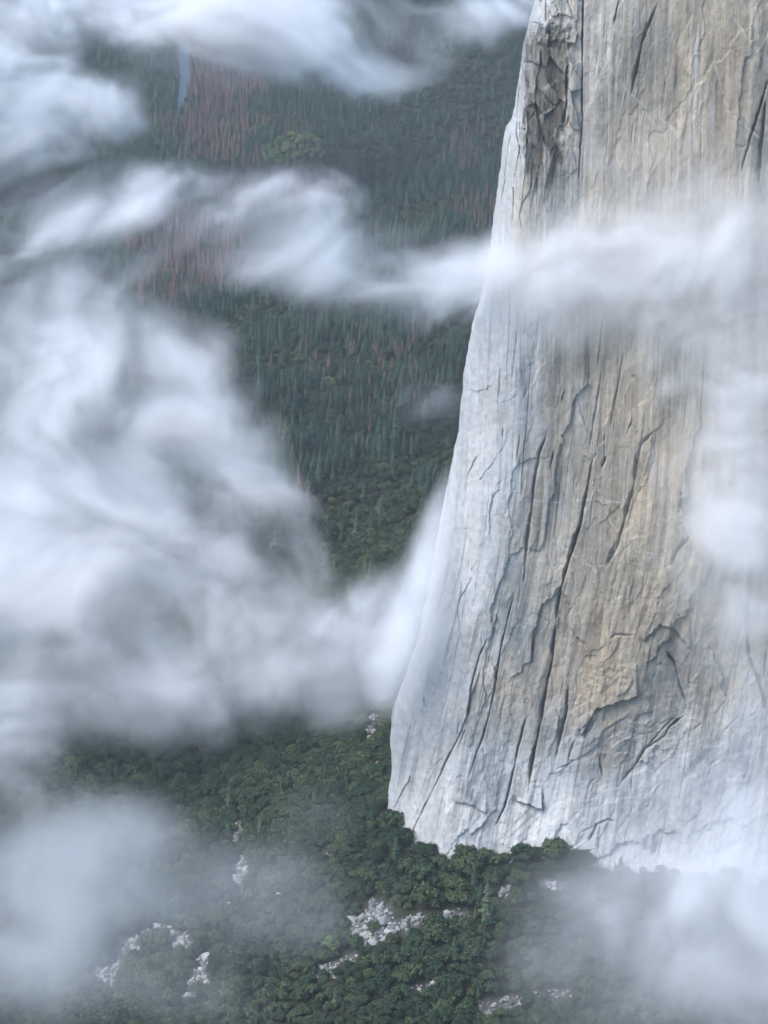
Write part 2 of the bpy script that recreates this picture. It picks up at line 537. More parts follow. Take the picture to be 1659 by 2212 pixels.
def corner(pts, wl, depth, wr=2.0, taper=0.25, blackness=0.0):
    """a dihedral: the rock ramps in over wl on the left of the line and springs back out on its right.
    It narrows to a point at both ends and its width breaks up along its run."""
    d, sd, p, r = polydist(pts)
    d = d[r]; sd = sd[r]; p = p[r]
    x, y = X[r], Y[r]
    q = sd * d + 2.6 * (fbm2(x / 30 + wl, y / 34, 3) - .5) + 1.6 * (fbm2(x / 60, y / 9 + depth, 2) - .5)
    env = np.clip(np.minimum(p, 1 - p) / taper, 0, 1) ** 0.7
    brk = np.clip(.45 + 1.8 * (fbm2(x / 80 + depth, y / 60 + wl, 3) - .32), .2, 1.2)
    w = np.maximum(.62 * wl * env * brk, .6)
    left = np.clip(1 + q / w, 0, 1) ** 1.2 * (q <= 0)
    right = np.clip(1 - q / wr, 0, 1) * (q > 0)
    near = np.clip((wl * 1.6 + 6 - d) / 4, 0, 1) * (env > .02)
    D[r] -= .55 * depth * env * np.minimum(brk, 1) * np.maximum(left, right) * near
    if blackness:  # shade of the crease, painted dark along the ramp
        stain_shade[r] = np.maximum(stain_shade[r], near * blackness * np.minimum(env * 1.6, 1) * np.maximum(np.clip(1.25 + q / w, 0, 1) ** .8 * (q <= 0), np.clip(1 - q / 1.6, 0, 1) * (q > 0)) * np.clip(.4 + brk, 0, 1))

def bulge(pts, w, h):
    d, sd, p, r = polydist(pts)
    env = np.clip(np.minimum(p, 1 - p) / .2, 0, 1)[r]
    D[r] += h * env * np.clip(1 - d[r] / w, 0, 1)

A = [(1282, 982), (1269, 1057), (1257, 1127), (1239, 1187), (1224, 1230), (1213, 1273), (1201, 1346), (1195, 1422), (1181, 1488), (1171, 1554), (1160, 1604), (1148, 1670), (1138, 1722)]
corner(A, 14, 10, 1.8, .1, .8)
corner([(1112, 1276), (1094, 1346), (1080, 1412), (1069, 1488), (1056, 1544), (1046, 1587), (1029, 1630), (1009, 1690)], 6, 7, 1.6, .15, .75)
corner([(1056, 1372), (1036, 1419), (1019, 1481), (1013, 1538), (999, 1577), (973, 1627), (953, 1670), (927, 1723), (900, 1776), (884, 1815)], 6, 6, 1.6, .1, .65)
corner([(1040, 1440), (1024, 1500), (1010, 1560), (990, 1620)], 12, 6, 3, .2, .4)
corner([(1137, 1548), (1125, 1597), (1113, 1647), (1102, 1703), (1089, 1749), (1066, 1789)], 8, 8, 1.8, .1, .8)
corner([(1228, 1478), (1226, 1531), (1218, 1571), (1198, 1650)], 12, 8, 2, .2, .55)
corner([(1243, 1597), (1224, 1650)], 6, 6, 2, .3, .4)
corner([(1135, 1222), (1130, 1260)], 6, 8, 2, .3, .9)
corner([(1157, 1366), (1148, 1438)], 8, 6, 2, .3, .3)
corner([(1417, 927), (1384, 962), (1374, 1027), (1357, 1102), (1334, 1182), (1309, 1227)], 19, 8, 3, .12, .5)
corner([(1187, 917), (1167, 977), (1157, 1027), (1149, 1097), (1139, 1177), (1132, 1237)], 12, 9, 3, .2, .4)
corner([(1220, 842), (1212, 872)], 6, 6, 2, .3, .4)
corner([(1197, 972), (1187, 1017)], 5, 6, 2, .3, .5)
corner([(1310, 985), (1300, 1012)], 9, 7, 2, .3, .4)
corner([(1365, 910), (1352, 940)], 10, 7, 2, .3, .4)
corner([(1300, 800), (1288, 880), (1272, 975)], 7, 5, 2, .2, .2)
corner([(1348, 760), (1330, 860), (1318, 930)], 8, 5, 2, .2, .15)
corner([(1476, 1548), (1447, 1570), (1436, 1589), (1395, 1617), (1371, 1655), (1341, 1690)], 10, 9, 2, .1, .55)
corner([(1462, 1545), (1430, 1575), (1400, 1612)], 7, 6, 2, .2, .4)
corner([(1294, 1625), (1302, 1680)], 8, 6, 2, .3, .5)
corner([(1271, 1818), (1289, 1780), (1313, 1769), (1330, 1775)], 14, 8, 2, .15, .5)
corner([(1654, 1535), (1638, 1469), (1616, 1412), (1611, 1349), (1625, 1180)], 22, 14, 3, .08, .2)
corner([(1657, 1370), (1650, 1470)], 5, 8, 2, .2, .8)
corner([(1439, 1407), (1458, 1431), (1469, 1480), (1482, 1518)], 10, 8, 3, .15, .35)
corner([(1370, 1372), (1330, 1372), (1318, 1380)], 7, 4, 3, .2, .3)
corner([(1490, 1160), (1465, 1190), (1450, 1225)], 18, 8, 2, .2, .4)
corner([(1261, -40), (1259, 74), (1258, 149), (1258, 260), (1250, 390)], 6, 7, 2, .05, .7)
corner([(1228, 130), (1224, 223), (1217, 297)], 10, 8, 2, .15, .5)
corner([(1122, 178), (1116, 282), (1126, 353)], 5, 5, 2, .15, .5)
corner([(1131, 120), (1127, 200), (1121, 300)], 4, 4, 2, .15, .4)
corner([(1421, 7), (1388, 93), (1376, 156), (1362, 208)], 12, 7, 2, .15, .3)
corner([(1342, -20), (1326, 55)], 7, 5, 2, .2, .4)
corner([(1659, 170), (1644, 230), (1622, 297), (1600, 372)], 10, 9, 2, .12, .8)
corner([(1655, 215), (1648, 300), (1640, 400)], 16, 8, 2, .12, .7)
corner([(1215, 650), (1165, 655), (1158, 760)], 8, 6, 3, .2, .3)
corner([(1302, 690), (1290, 800)], 5, 4, 2, .2, .3)
corner([(1520, 760), (1514, 900), (1500, 1010)], 4, 5, 3, .2, .2)
# overhanging roofs near the foot: proud above the line, undercut below
def roof(pts, h, up, ink=.85):
    d, sd, p, r = polydist(pts)
    d = d[r] * (.8 + .8 * (fbm2(X[r] / 14, Y[r] / 14, 3) - .3)); above = (Y[r] + 9 * (fbm2(X[r] / 12, Y[r] / 30 + up, 3) - .5) < np.interp(X[r], [q[0] for q in pts], [q[1] for q in pts])) & (X[r] > pts[0][0]) & (X[r] < pts[-1][0])
    D[r] += h * np.clip(1 - d / up, 0, 1) * above
    D[r] -= 0.55 * h * np.clip(1 - d / 14, 0, 1) * (~above)
    stain_shade[r] = np.maximum(stain_shade[r], ink * np.clip(1 - d / 3.0, 0, 1) * (~above))  # shade below the lip, painted as a dark line
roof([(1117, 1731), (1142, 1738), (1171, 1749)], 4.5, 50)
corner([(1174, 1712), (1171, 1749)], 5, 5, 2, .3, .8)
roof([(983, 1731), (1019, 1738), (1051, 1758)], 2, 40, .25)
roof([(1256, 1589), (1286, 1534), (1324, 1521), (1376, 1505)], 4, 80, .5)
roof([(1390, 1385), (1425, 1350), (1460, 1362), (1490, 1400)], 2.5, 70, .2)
# the dark weathered face high on the prow
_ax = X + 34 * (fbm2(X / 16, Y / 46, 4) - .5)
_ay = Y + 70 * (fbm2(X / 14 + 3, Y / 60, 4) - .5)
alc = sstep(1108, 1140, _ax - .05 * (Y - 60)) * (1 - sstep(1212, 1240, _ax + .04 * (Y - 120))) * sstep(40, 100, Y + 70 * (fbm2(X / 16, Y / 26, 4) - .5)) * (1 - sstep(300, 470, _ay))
D -= 4.5 * alc
h6, c6 = plates(22, 46, 21, -.25, 18)
h7, c7 = plates(13, 120, 22, .08, 8)
D += 5.0 * h6 * sstep(1112, 1130, X) * (1 - sstep(1240, 1262, X)) * (1 - sstep(250, 430, Y)) + 2.4 * h7 * (1 - sstep(1150, 1262, X)) * (1 - sstep(420, 520, Y))
for pts in ([(1205, 172), (1180, 190)], [(1196, 232), (1167, 253)], [(1150, 150), (1146, 195)], [(1176, 375), (1172, 415)]):
    d, sd, p, r = polydist(pts); pale[r] = np.maximum(pale[r], .3 * np.clip(1.3 - d[r] / (1 + 5 * p[r]), 0, 1))
# random small joints, leaning like their neighbours
rr = random.Random(4)
for i in range(150):
    x0 = rr.uniform(960, 1640); y0 = rr.uniform(0, 1750)
    if x0 < np.interp(y0, edge_py, edge_px) + 25: continue
    ln = rr.uniform(20, 110); sl = rr.uniform(0.02, 0.12) + 0.22 * max(0, (y0 - 700) / 1100) * rr.random()
    pts = [(x0 + sl * ln * .5 + rr.uniform(-2, 2), y0 - ln / 2), (x0 + rr.uniform(-2, 2), y0), (x0 - sl * ln * .5, y0 + ln / 2)]
    corner(pts, rr.uniform(1.5, 5), rr.uniform(.6, 2.6) * (.55 if y0 < 800 else 1), 2, .3, rr.choice([.1, .25, .45, .6]) * (.6 if y0 < 800 else 1))
for i in range(38):
    x0 = rr.uniform(1200, 1650); y0 = rr.uniform(1500, 1840)
    ln = rr.uniform(20, 90); a = rr.uniform(.5, 1.1)
    pts = [(x0 + ln * .5 * math.cos(a), y0 - ln * .5 * math.sin(a)), (x0 + rr.uniform(-5, 5), y0 + rr.uniform(-5, 5)), (x0 - ln * .5 * math.cos(a), y0 + ln * .5 * math.sin(a))]
    corner(pts, rr.uniform(3, 9), rr.uniform(.8, 2.6), 2, .3, rr.choice([0, .1, .25]))
for i in range(46):
    x0 = rr.uniform(960, 1650); y0 = rr.uniform(60, 1500); ln = rr.uniform(160, 520)
    if x0 < np.interp(y0, edge_py, edge_px) + 20: continue
    pts = [(x0, y0)]
    for k in range(6):
        px_, py_ = pts[-1]; sl = .03 + .24 * np.clip((py_ - 650) / 1000, 0, 1)
        pts.append((px_ - sl * ln / 6 + rr.uniform(-3, 3), py_ + ln / 6))
    if pts[-1][1] > 1760 or pts[-1][0] < np.interp(pts[-1][1], edge_py, edge_px) + 14: continue
    corner(pts, rr.uniform(1.6, 3.4), rr.uniform(1.0, 2.6), 1.5, .3, rr.uniform(.2, .55))
for i in range(70):       # dark and pale water streaks
    x0 = rr.uniform(1120, 1655); y0 = rr.uniform(-60, 1250); ln = rr.uniform(120, 480); w = rr.uniform(1.5, 7)
    if x0 < np.interp(y0, edge_py, edge_px) + 60: continue
    sl = .02 + .12 * np.clip((y0 - 500) / 900, 0, 1)
    pts = [(x0, y0), (x0 - sl * ln * .5, y0 + ln * .5), (x0 - sl * ln, y0 + ln)]
    d, sd, p, r = polydist(pts); d = d[r] + 4 * (fbm2(X[r] / 6, Y[r] / 90, 3) - .5)
    m__ = np.clip(1.2 - d / w, 0, 1) * np.clip(np.minimum(p[r] * 8, (1 - p[r]) * 1.6), 0, 1)
    if i % 3: stain_shade[r] = np.maximum(stain_shade[r], rr.uniform(.16, .42) * m__)
    else: pale[r] = np.maximum(pale[r], rr.uniform(.2, .5) * m__)
# seep stains sweeping down the lower slabs
for pts, w, k in ([[(1160, 1752), (1128, 1782), (1092, 1815)], 3.5, .45], [[(1145, 1745), (1115, 1775), (1078, 1815)], 3, .4], [[(1172, 1755), (1140, 1790), (1112, 1818)], 3, .3], [[(1045, 1752), (1020, 1782), (990, 1825)], 3, .4],
                  [[(1030, 1745), (1005, 1780), (975, 1830)], 2.5, .35], [[(1055, 1765), (1035, 1795), (1020, 1820)], 2.5, .35], [[(1565, 1575), (1520, 1630), (1462, 1690)], 9, .4], [[(1640, 1795), (1590, 1815), (1530, 1850)], 8, .3],
                  [[(1625, 1680), (1570, 1700), (1520, 1725)], 6, .25], [[(1290, 1700), (1262, 1745), (1240, 1790)], 3, .35], [[(1320, 1700), (1296, 1740), (1270, 1790)], 3, .3], [[(1400, 1630), (1420, 1680), (1412, 1740), (1380, 1790)], 3, .3],
                  [[(960, 1560), (930, 1650), (900, 1740)], 3, .25], [[(945, 1640), (915, 1720), (890, 1780)], 3, .3], [[(900, 1500), (880, 1600), (868, 1700)], 3, .2], [[(930, 1420), (912, 1540), (900, 1640)], 4, .2],
                  [[(1180, 1420), (1172, 1520), (1150, 1640)], 6, .3], [[(1128, 1690), (1120, 1725)], 8, .45], [[(1000, 1690), (1010, 1725), (1040, 1740)], 16, .35], [[(1215, 470), (1212, 540)], 14, .3], [[(1200, 440), (1200, 520)], 10, .25]):
    d, sd, p, r = polydist(pts)
    d = d[r] + 4 * (fbm2(X[r] / 9, Y[r] / 16, 3) - .5)
    stain_shade[r] = np.maximum(stain_shade[r], k * np.clip(1.3 - d / w, 0, 1) * np.clip(np.minimum(p[r], 1 - p[r]) * 6, 0, 1))
# pale dikes
for pts in ([(1080, 1100), (1160, 1140), (1240, 1200), (1300, 1240)], [(1290, 1050), (1320, 1130), (1370, 1190), (1450, 1200), (1510, 1220)],
            [(1130, 1080), (1200, 1085), (1280, 1078), (1370, 1090)], [(1300, 120), (1360, 200), (1420, 250), (1470, 290)], [(1580, 30), (1620, 90), (1659, 130)],
            [(1065, 1060), (1090, 1090), (1110, 1120)], [(1165, 1210), (1200, 1215), (1235, 1232)], [(1560, 1560), (1610, 1590), (1659, 1620)], [(1460, 1195), (1540, 1235)],
            [(1010, 1190), (1060, 1220), (1085, 1300)], [(1095, 1560), (1125, 1600), (1150, 1640)], [(1540, 130), (1570, 240), (1640, 300)], [(1575, 1280), (1578, 1340), (1580, 1395)], [(1545, 1150), (1548, 1270)], [(1488, 960), (1486, 1010), (1480, 1080)], [(1452, 1075), (1450, 1180), (1443, 1240)], [(1610, 1340), (1625, 1440), (1650, 1530)]):
    pts = [(a + rr.uniform(-3, 3), b) for a, b in pts]
    d, sd, p, r = polydist(pts); pale[r] = np.maximum(pale[r], .42 * np.clip(1.4 - d[r] / 2.2, 0, 1) * (fbm2(X[r] / 14, Y[r] / 14, 3) > .45))
for i in range(55):       # short bright fresh edges
    x0 = rr.uniform(1000, 1640); y0 = rr.uniform(40, 1450); ln = rr.uniform(8, 46)
    if x0 < np.interp(y0, edge_py, edge_px) + 40: continue
    pts = [(x0 + ln * .1, y0 - ln / 2), (x0 - ln * .1, y0 + ln / 2)]
    d, sd, p, r = polydist(pts); w = rr.uniform(1.0, 2.2); ev = np.clip(p[r] * 3, 0, 1) * (1 - .6 * p[r])
    pale[r] = np.maximum(pale[r], rr.uniform(.5, .95) * ev * np.clip(1.6 - d[r] / (w * ev + .3), 0, 1)); D[r] += .7 * ev * np.clip(1.5 - d[r] / w, 0, 1)

dirs = ray(X, Y)
t = wall_t(X, Y)
# the pale second pillar stands a little behind the prow between 262 and 470
D *= sstep(0, 26, U) * .85 + .15
t = t - D
P = CAM + dirs * t[..., None]
# hidden west side, running back from the skyline; and the top, so that the wall is a solid
back = []
base = P[:, 0]
nb = 14
for k in range(nb, 0, -1):
    f = k / nb
    bx, by = back_off(f)
    off = np.stack([bx + 10 * (fbm2(rows / 60, rows * 0 + k * .7, 3) - .5) * f,
                    by + 0 * rows, 0 * rows], -1)
    back.append(base + off)
# and on to the right, past the picture's edge
ne = 26; right = []
for k in range(1, ne + 1):
    e_ = np.stack([9.0 * k + 0 * rows, -1.1 * k + 14 * (fbm2(rows / 150, rows * 0 + 3 + k * .16, 4) - fbm2(rows / 150, rows * 0 + 3, 4)), 0 * rows], -1)
    right.append(P[:, -1] + e_)
P = np.concatenate([np.stack(back, 1), P, np.stack(right, 1)], 1)
pad = lambda a: np.concatenate([np.repeat(a[:, :1], nb, 1), a, a[:, -2:-2 - ne:-1]], 1)
top = P[0:1].copy(); tops = []
for f in (1.0, .6, .25, .06):
    tt = top.copy(); tt[..., 1] += 700 * f; tt[..., 2] += 260 * f; tt[..., 0] += 60 * f
    tops.append(tt)
P = np.concatenate(tops + [P], 0)
padr = lambda a: np.concatenate([np.repeat(a[:1], 4, 0), a], 0)
me = mesh_grid('rock_wall', P)

# stone colours: kinds of granite, stains and lichen; painted shade in creases and recess
tanm = sstep(110, 230, U + 60 * (fbm2(X / 60, Y / 120, 3) - .5)) * (1 - sstep(1450, 1700, Y + 160 * (fbm2(X / 90, Y / 120 + 6, 4) - .5)))
tanm = np.maximum(tanm, .7 * sstep(20, 60, U) * (1 - sstep(500, 700, Y)))
warm = np.zeros(X.shape)
for cx, cyy, rx, ry, a in ((1320, 1420, 95, 130, .95), (1300, 1520, 60, 80, .8), (1400, 1060, 38, 130, 1.0), (1330, 1100, 40, 80, .6), (1450, 970, 40, 90, .7), (1320, 1640, 60, 40, .6), (1560, 200, 70, 200, .6), (1480, 130, 60, 150, .5), (1400, 1300, 90, 100, .5), (1330, 880, 160, 160, .45)):
    warm = np.maximum(warm, a * np.exp(-((X - cx) / rx) ** 2 - ((Y - cyy) / ry) ** 2 + 1.2 * (fbm2(X / 40 + cx, Y / 60, 4) - .5)))
grey = np.zeros(X.shape)  # grey rock patches, and the arch recess shade painted as grey
for cx, cyy, rx, ry, a in ((1120, 1330, 70, 150, .8), (1060, 1560, 60, 120, .35), (1440, 1440, 70, 80, .55), (1230, 930, 90, 130, .4), (1200, 1090, 90, 120, .4), (1060, 1700, 60, 50, .5), (1180, 1600, 40, 90, .55), (1640, 330, 30, 130, .6), (1270, 1640, 70, 50, .35), (1210, 420, 30, 100, .7), (1380, 90, 60, 90, .4), (1440, 1460, 60, 110, .8), (1560, 1710, 150, 130, .65), (1390, 1750, 100, 70, .5), (1480, 1820, 130, 60, .5), (1500, 1450, 80, 120, .5), (1120, 1180, 50, 110, .4), (1020, 1400, 40, 120, .3)):
    grey = np.maximum(grey, a * np.exp(-((X - cx) / rx) ** 2 - ((Y - cyy) / ry) ** 2 + 1.6 * (fbm2(X / 30 + cx, Y / 70, 4) - .5)))
streak = .55 * fbm2((X + (Y - 1000) * (0.03 + .13 * low)) / 22, Y / 520, 3) + .45 * fbm2((X + (Y - 1000) * (0.03 + .13 * low)) / 5, Y / 300, 4)
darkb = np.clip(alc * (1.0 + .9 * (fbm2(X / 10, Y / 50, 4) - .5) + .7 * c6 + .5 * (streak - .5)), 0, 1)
mott = fbm2(X / 11, Y / 15, 5)
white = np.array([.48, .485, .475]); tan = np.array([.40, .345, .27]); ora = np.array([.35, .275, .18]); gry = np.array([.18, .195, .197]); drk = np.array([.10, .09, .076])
def lerp(c, m, k): return c + (k - c) * np.clip(m, 0, 1)[..., None]
col = np.broadcast_to(white, X.shape + (3,)).copy()
col = lerp(col, tanm * .95, tan)
col = lerp(col, warm * .6, ora)
col = lerp(col, grey * .95, gry)
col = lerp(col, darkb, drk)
col *= (1 + 1.0 * (streak - .5) * (0.6 + sstep(0, 200, U)) * (1 - .4 * low) + 0.5 * (mott - .5))[..., None]
tone = (.20 * c1 + .20 * c2 + .16 * c3) * (1 - .55 * apron) + .22 * c4 * blocky + .14 * c5 * apron
col *= (1 + tone * (.5 + .6 * sstep(60, 200, U)))[..., None]
sk = sstep(.60, .72, fbm2((X + (Y - 1000) * (.04 + .16 * low)) / 13 + 50, Y / 300 + 20, 4)) * (.35 + .35 * low)
stain_shade = np.maximum(stain_shade, sk * .55)
col = lerp(col, stain_shade, np.array([.055, .06, .06]))
col = lerp(col, pale, np.array([.56, .55, .53]))
col = np.clip(col * .9, .02, .6)
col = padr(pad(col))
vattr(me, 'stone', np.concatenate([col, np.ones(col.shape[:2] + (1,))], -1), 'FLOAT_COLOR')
m_ = NT('granite')
sa = m_.n('ShaderNodeAttribute', attribute_name='stone')
co = m_.coords((1, 1, .3), (0, math.radians(-6), 0))
f1 = m_.noise(co, .55, 7, .62)
f2 = m_.noise(m_.coords((1, 1, .6)), .9, 6, .65)
v = m_.math('MULTIPLY_ADD', f1, .4, m_.math('MULTIPLY_ADD', f2, .3, .65))
vv = m_.n('ShaderNodeCombineColor'); [m_.l(v, vv.inputs[k]) for k in range(3)]
bmp = m_.n('ShaderNodeBump'); bmp.inputs['Strength'].default_value = .4; bmp.inputs['Distance'].default_value = 1.6
m_.l(m_.math('ADD', f1, f2), bmp.inputs['Height'])
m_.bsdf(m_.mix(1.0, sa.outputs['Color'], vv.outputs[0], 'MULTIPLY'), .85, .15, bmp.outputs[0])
wall = structure(add_obj('rock_wall', me, m_.m))
print('cliff', time.time() - T0)
# ================================================================ mist and cloud (real volumes)
HAZE = 0.00003
CLOUDS = []
def cloud_mat(name, k=1.0, col=(.985, .99, 1.0), aniso=0.0):
    m = bpy.data.materials.new(name); m.use_nodes = True
    t = m.node_tree; t.nodes.clear()
    o = t.nodes.new('ShaderNodeOutputMaterial'); v = t.nodes.new('ShaderNodeVolumeScatter'); a = t.nodes.new('ShaderNodeAttribute')
    a.attribute_name = 'density'
    v.inputs['Color'].default_value = (*col, 1); v.inputs['Anisotropy'].default_value = aniso
    mt = t.nodes.new('ShaderNodeMath'); mt.operation = 'MULTIPLY'; mt.inputs[1].default_value = k
    t.links.new(a.outputs['Fac'], mt.inputs[0]); t.links.new(mt.outputs[0], v.inputs['Density']); t.links.new(v.outputs[0], o.inputs['Volume'])
    return m
mist_mat = cloud_mat('mist')

def cloud(name, label, blobs, voxel, nscale=80.0, stretch=(1, 1, 1), shear=0.0, amp=1.5, cut=.10, gain=1.0, seed=0, warp=.35):
    """blobs: (x, y in photo units, metres from the viewer, half widths in photo units, depth in metres, weight, turn)"""
    cs = []
    for b in blobs:
        bx, by, dist, rx, ry, rz, w = b[:7]; rot = b[7] if len(b) > 7 else 0.0
        c = at(bx, by, dist)
        cs.append((c, rx * dist / FOC, rz, ry * dist / FOC, w, rot))
    ext = np.array([[max(q[1], q[3]) * 1.75, q[2] * 1.75, max(q[1], q[3]) * 1.75] if q[5] else [q[1] * 1.75, q[2] * 1.75, q[3] * 1.75] for q in cs if q[4] > 0])
    cc = np.array([q[0] for q in cs if q[4] > 0])
    lo = (cc - ext).min(0); hi = (cc + ext).max(0)
    nres = np.maximum(8, np.ceil((hi - lo) / voxel).astype(int) + 1)
    ax = [np.linspace(lo[i], hi[i], nres[i], dtype=np.float32) for i in range(3)]
    x, y, z = np.meshgrid(*ax, indexing='ij')
    g = np.zeros(x.shape, np.float32)
    for c, rx, ry, rz, w, rot in cs:
        dx, dy, dz = x - c[0], y - c[1], z - c[2]
        if rot:
            ca, sa = math.cos(rot), math.sin(rot)
            dx, dz = dx * ca + dz * sa, -dx * sa + dz * ca
        q = (dx / rx) ** 2 + (dy / ry) ** 2 + (dz / rz) ** 2
        g += np.where(q < 3.06, w * 1.25 / (1.772 * ry) * (np.exp(-q) - .047), 0).astype(np.float32)
    g = np.maximum(g, 0)
    m = g > 1e-6
    xs, ys, zs = x[m] + seed * 91.0, y[m] + seed * 37.0, z[m]
    xs = xs + zs * shear
    u, v, w_ = xs / nscale / stretch[0], ys / nscale / stretch[1], zs / nscale / stretch[2]
    v = v * .45                                    # filaments run through the depth of the bank
    a1 = fbm3(u * .9 + 5, v, w_ * .9, 3) - .5; a2 = fbm3(u * .9, v + 8, w_ * .9 + 3, 3) - .5
    uu, vv, ww = u + warp * 4 * a1, v + warp * 2 * a2, w_ + warp * 4 * a2
    nn = fbm3(uu * .9, vv * .9, ww * .9, 2, .5) - .5
    fi = fbm3(uu * 2.7 + 11, vv * 2.2, ww * 2.7 + 4, 5, .66) - .5
    # torn threads: ridges of a finer noise
    rd = .5 - np.abs(fbm3(uu * 2.1 + 3, vv * 1.6, ww * 2.1 + 7, 4, .6) - .5) * 4.2
    nn = nn * 1.7 + fi * 3.0 + rd * .38
    ref = float(np.percentile(g[m], 92))
    gm = g[m]
    d = gain * np.maximum(.8 * gm * np.exp(np.clip(1.05 * amp * nn, -3, 1.6)) - cut * .95 * ref, 0)
    D_ = np.zeros(x.shape, np.float32); D_[m] = d
    # soft faces so that the box never shows
    for i in range(3):
        e = np.ones(nres[i], np.float32); e[:3] = (0, .3, .7); e[-3:] = (.7, .3, 0)
        D_ *= e.reshape([-1 if j == i else 1 for j in range(3)])
    CLOUDS.append((lo, hi, nres, D_))
    data = bpy.data.meshes.new(name + '_cells')
    data.vertices.add(D_.size)
    vattr(data, 'd', D_.reshape(-1))
    src = bpy.data.objects.new(name + '_cells', data)
    o = bpy.data.objects.new(name, bpy.data.volumes.new(name))
    C.objects.link(o)
    tag(o, label, 'mist', None, 'stuff')
    ng = bpy.data.node_groups.new(name, 'GeometryNodeTree')
    ng.interface.new_socket('Geometry', in_out='INPUT', socket_type='NodeSocketGeometry')
    ng.interface.new_socket('Geometry', in_out='OUTPUT', socket_type='NodeSocketGeometry')
    N = ng.nodes; go = N.new('NodeGroupOutput'); N.new('NodeGroupInput')
    pos = N.new('GeometryNodeInputPosition'); sp = N.new('ShaderNodeSeparateXYZ'); ng.links.new(pos.outputs[0], sp.inputs[0])
    def mth(op, a, b):
        q = N.new('ShaderNodeMath'); q.operation = op
        for s_, v_ in zip(q.inputs, (a, b)):
            if hasattr(v_, 'node'): ng.links.new(v_, s_)
            else: s_.default_value = float(v_)
        return q.outputs[0]
    ii = []
    for i in range(3):
        f = mth('MULTIPLY', mth('SUBTRACT', sp.outputs[i], lo[i]), (nres[i] - 1) / (hi[i] - lo[i]))
        ii.append(mth('MINIMUM', mth('MAXIMUM', mth('ROUND', f, 0), 0), nres[i] - 1))
    idx = mth('ADD', mth('MULTIPLY', mth('ADD', mth('MULTIPLY', ii[0], nres[1]), ii[1]), nres[2]), ii[2])
    f2i = N.new('FunctionNodeFloatToInt'); ng.links.new(idx, f2i.inputs[0])
    oi = N.new('GeometryNodeObjectInfo'); oi.inputs['Object'].default_value = src
    na = N.new('GeometryNodeInputNamedAttribute'); na.data_type = 'FLOAT'; na.inputs[0].default_value = 'd'
    si = N.new('GeometryNodeSampleIndex'); si.data_type = 'FLOAT'; si.domain = 'POINT'
    ng.links.new(oi.outputs['Geometry'], si.inputs['Geometry'])
    ng.links.new(na.outputs[0], [s_ for s_ in si.inputs if s_.name == 'Value'][0])
    ng.links.new(f2i.outputs[0], si.inputs['Index'])
    vc = N.new('GeometryNodeVolumeCube')
    ng.links.new(si.outputs[0], vc.inputs['Density'])
    vc.inputs['Min'].default_value = lo; vc.inputs['Max'].default_value = hi
    for k_, i in (('Resolution X', 0), ('Resolution Y', 1), ('Resolution Z', 2)): vc.inputs[k_].default_value = int(nres[i])
    sm = N.new('GeometryNodeSetMaterial'); sm.inputs['Material'].default_value = mist_mat
    ng.links.new(vc.outputs[0], sm.inputs[0]); ng.links.new(sm.outputs[0], go.inputs[0])
    md = o.modifiers.new('mist', 'NODES'); md.node_group = ng
    o.data.materials.append(mist_mat)
    print(name, nres, D_.size, 'max', D_.max(), time.time() - T0)
    return o

def cloud_clear(P):
    """how much of each point the viewer sees through the mist (0..1)"""
    tau = np.zeros(len(P))
    for f in np.linspace(.25, .995, 110):
        q = CAM + (P - CAM) * f
        for lo, hi, nres, D_ in CLOUDS:
            m = ((q > lo) & (q < hi)).all(1)
            if m.any():
                i = ((q[m] - lo) / (hi - lo) * (nres - 1)).astype(int)
                tau[m] += D_[i[:, 0], i[:, 1], i[:, 2]] * np.linalg.norm(P[m] - CAM, axis=1) * .745 / 110
    return np.exp(-tau)

F = 3900
cloud('far_cloud', 'bright white cloud bank drifting over the far valley floor by the river', [
    (420, 60, F, 480, 110, 80, .45), (90, 200, F, 200, 140, 70, .5), (-180, 100, F, 160, 100, 70, 1.1), (-200, 260, F, 150, 70, 70, .8),
    (560, 50, F, 250, 70, 87, 1.5), (500, 10, F, 170, 50, 87, 1.8), (700, 120, F, 120, 55, 68, 1.0, -.3), (790, 165, F, 80, 40, 56, .7, -.3), (250, 25, F, 130, 42, 68, .9),
    (330, 70, F, 90, 40, 56, .6), (60, 60, F, 100, 90, 74, 1.0), (50, 200, F, 150, 80, 87, 1.2), (150, 265, F, 130, 55, 74, 1.0, .25), (250, 235, F, 70, 45, 56, .6, .4),
    (10, 320, F, 120, 40, 62, .7), (520, 130, F, 120, 40, 56, .45), (1090, 15, F, 100, 40, 56, 1.1), (1010, 55, F, 70, 40, 43, .45), (930, 130, F, 60, 60, 37, .25),
    (215, 130, F, 60, 45, 99, -.9), (110, 85, F, 50, 36, 99, -.5)], 7, 170, (1.2, 1, .8), .5, 1.6, .08, 1.3, 1)
F = 2550
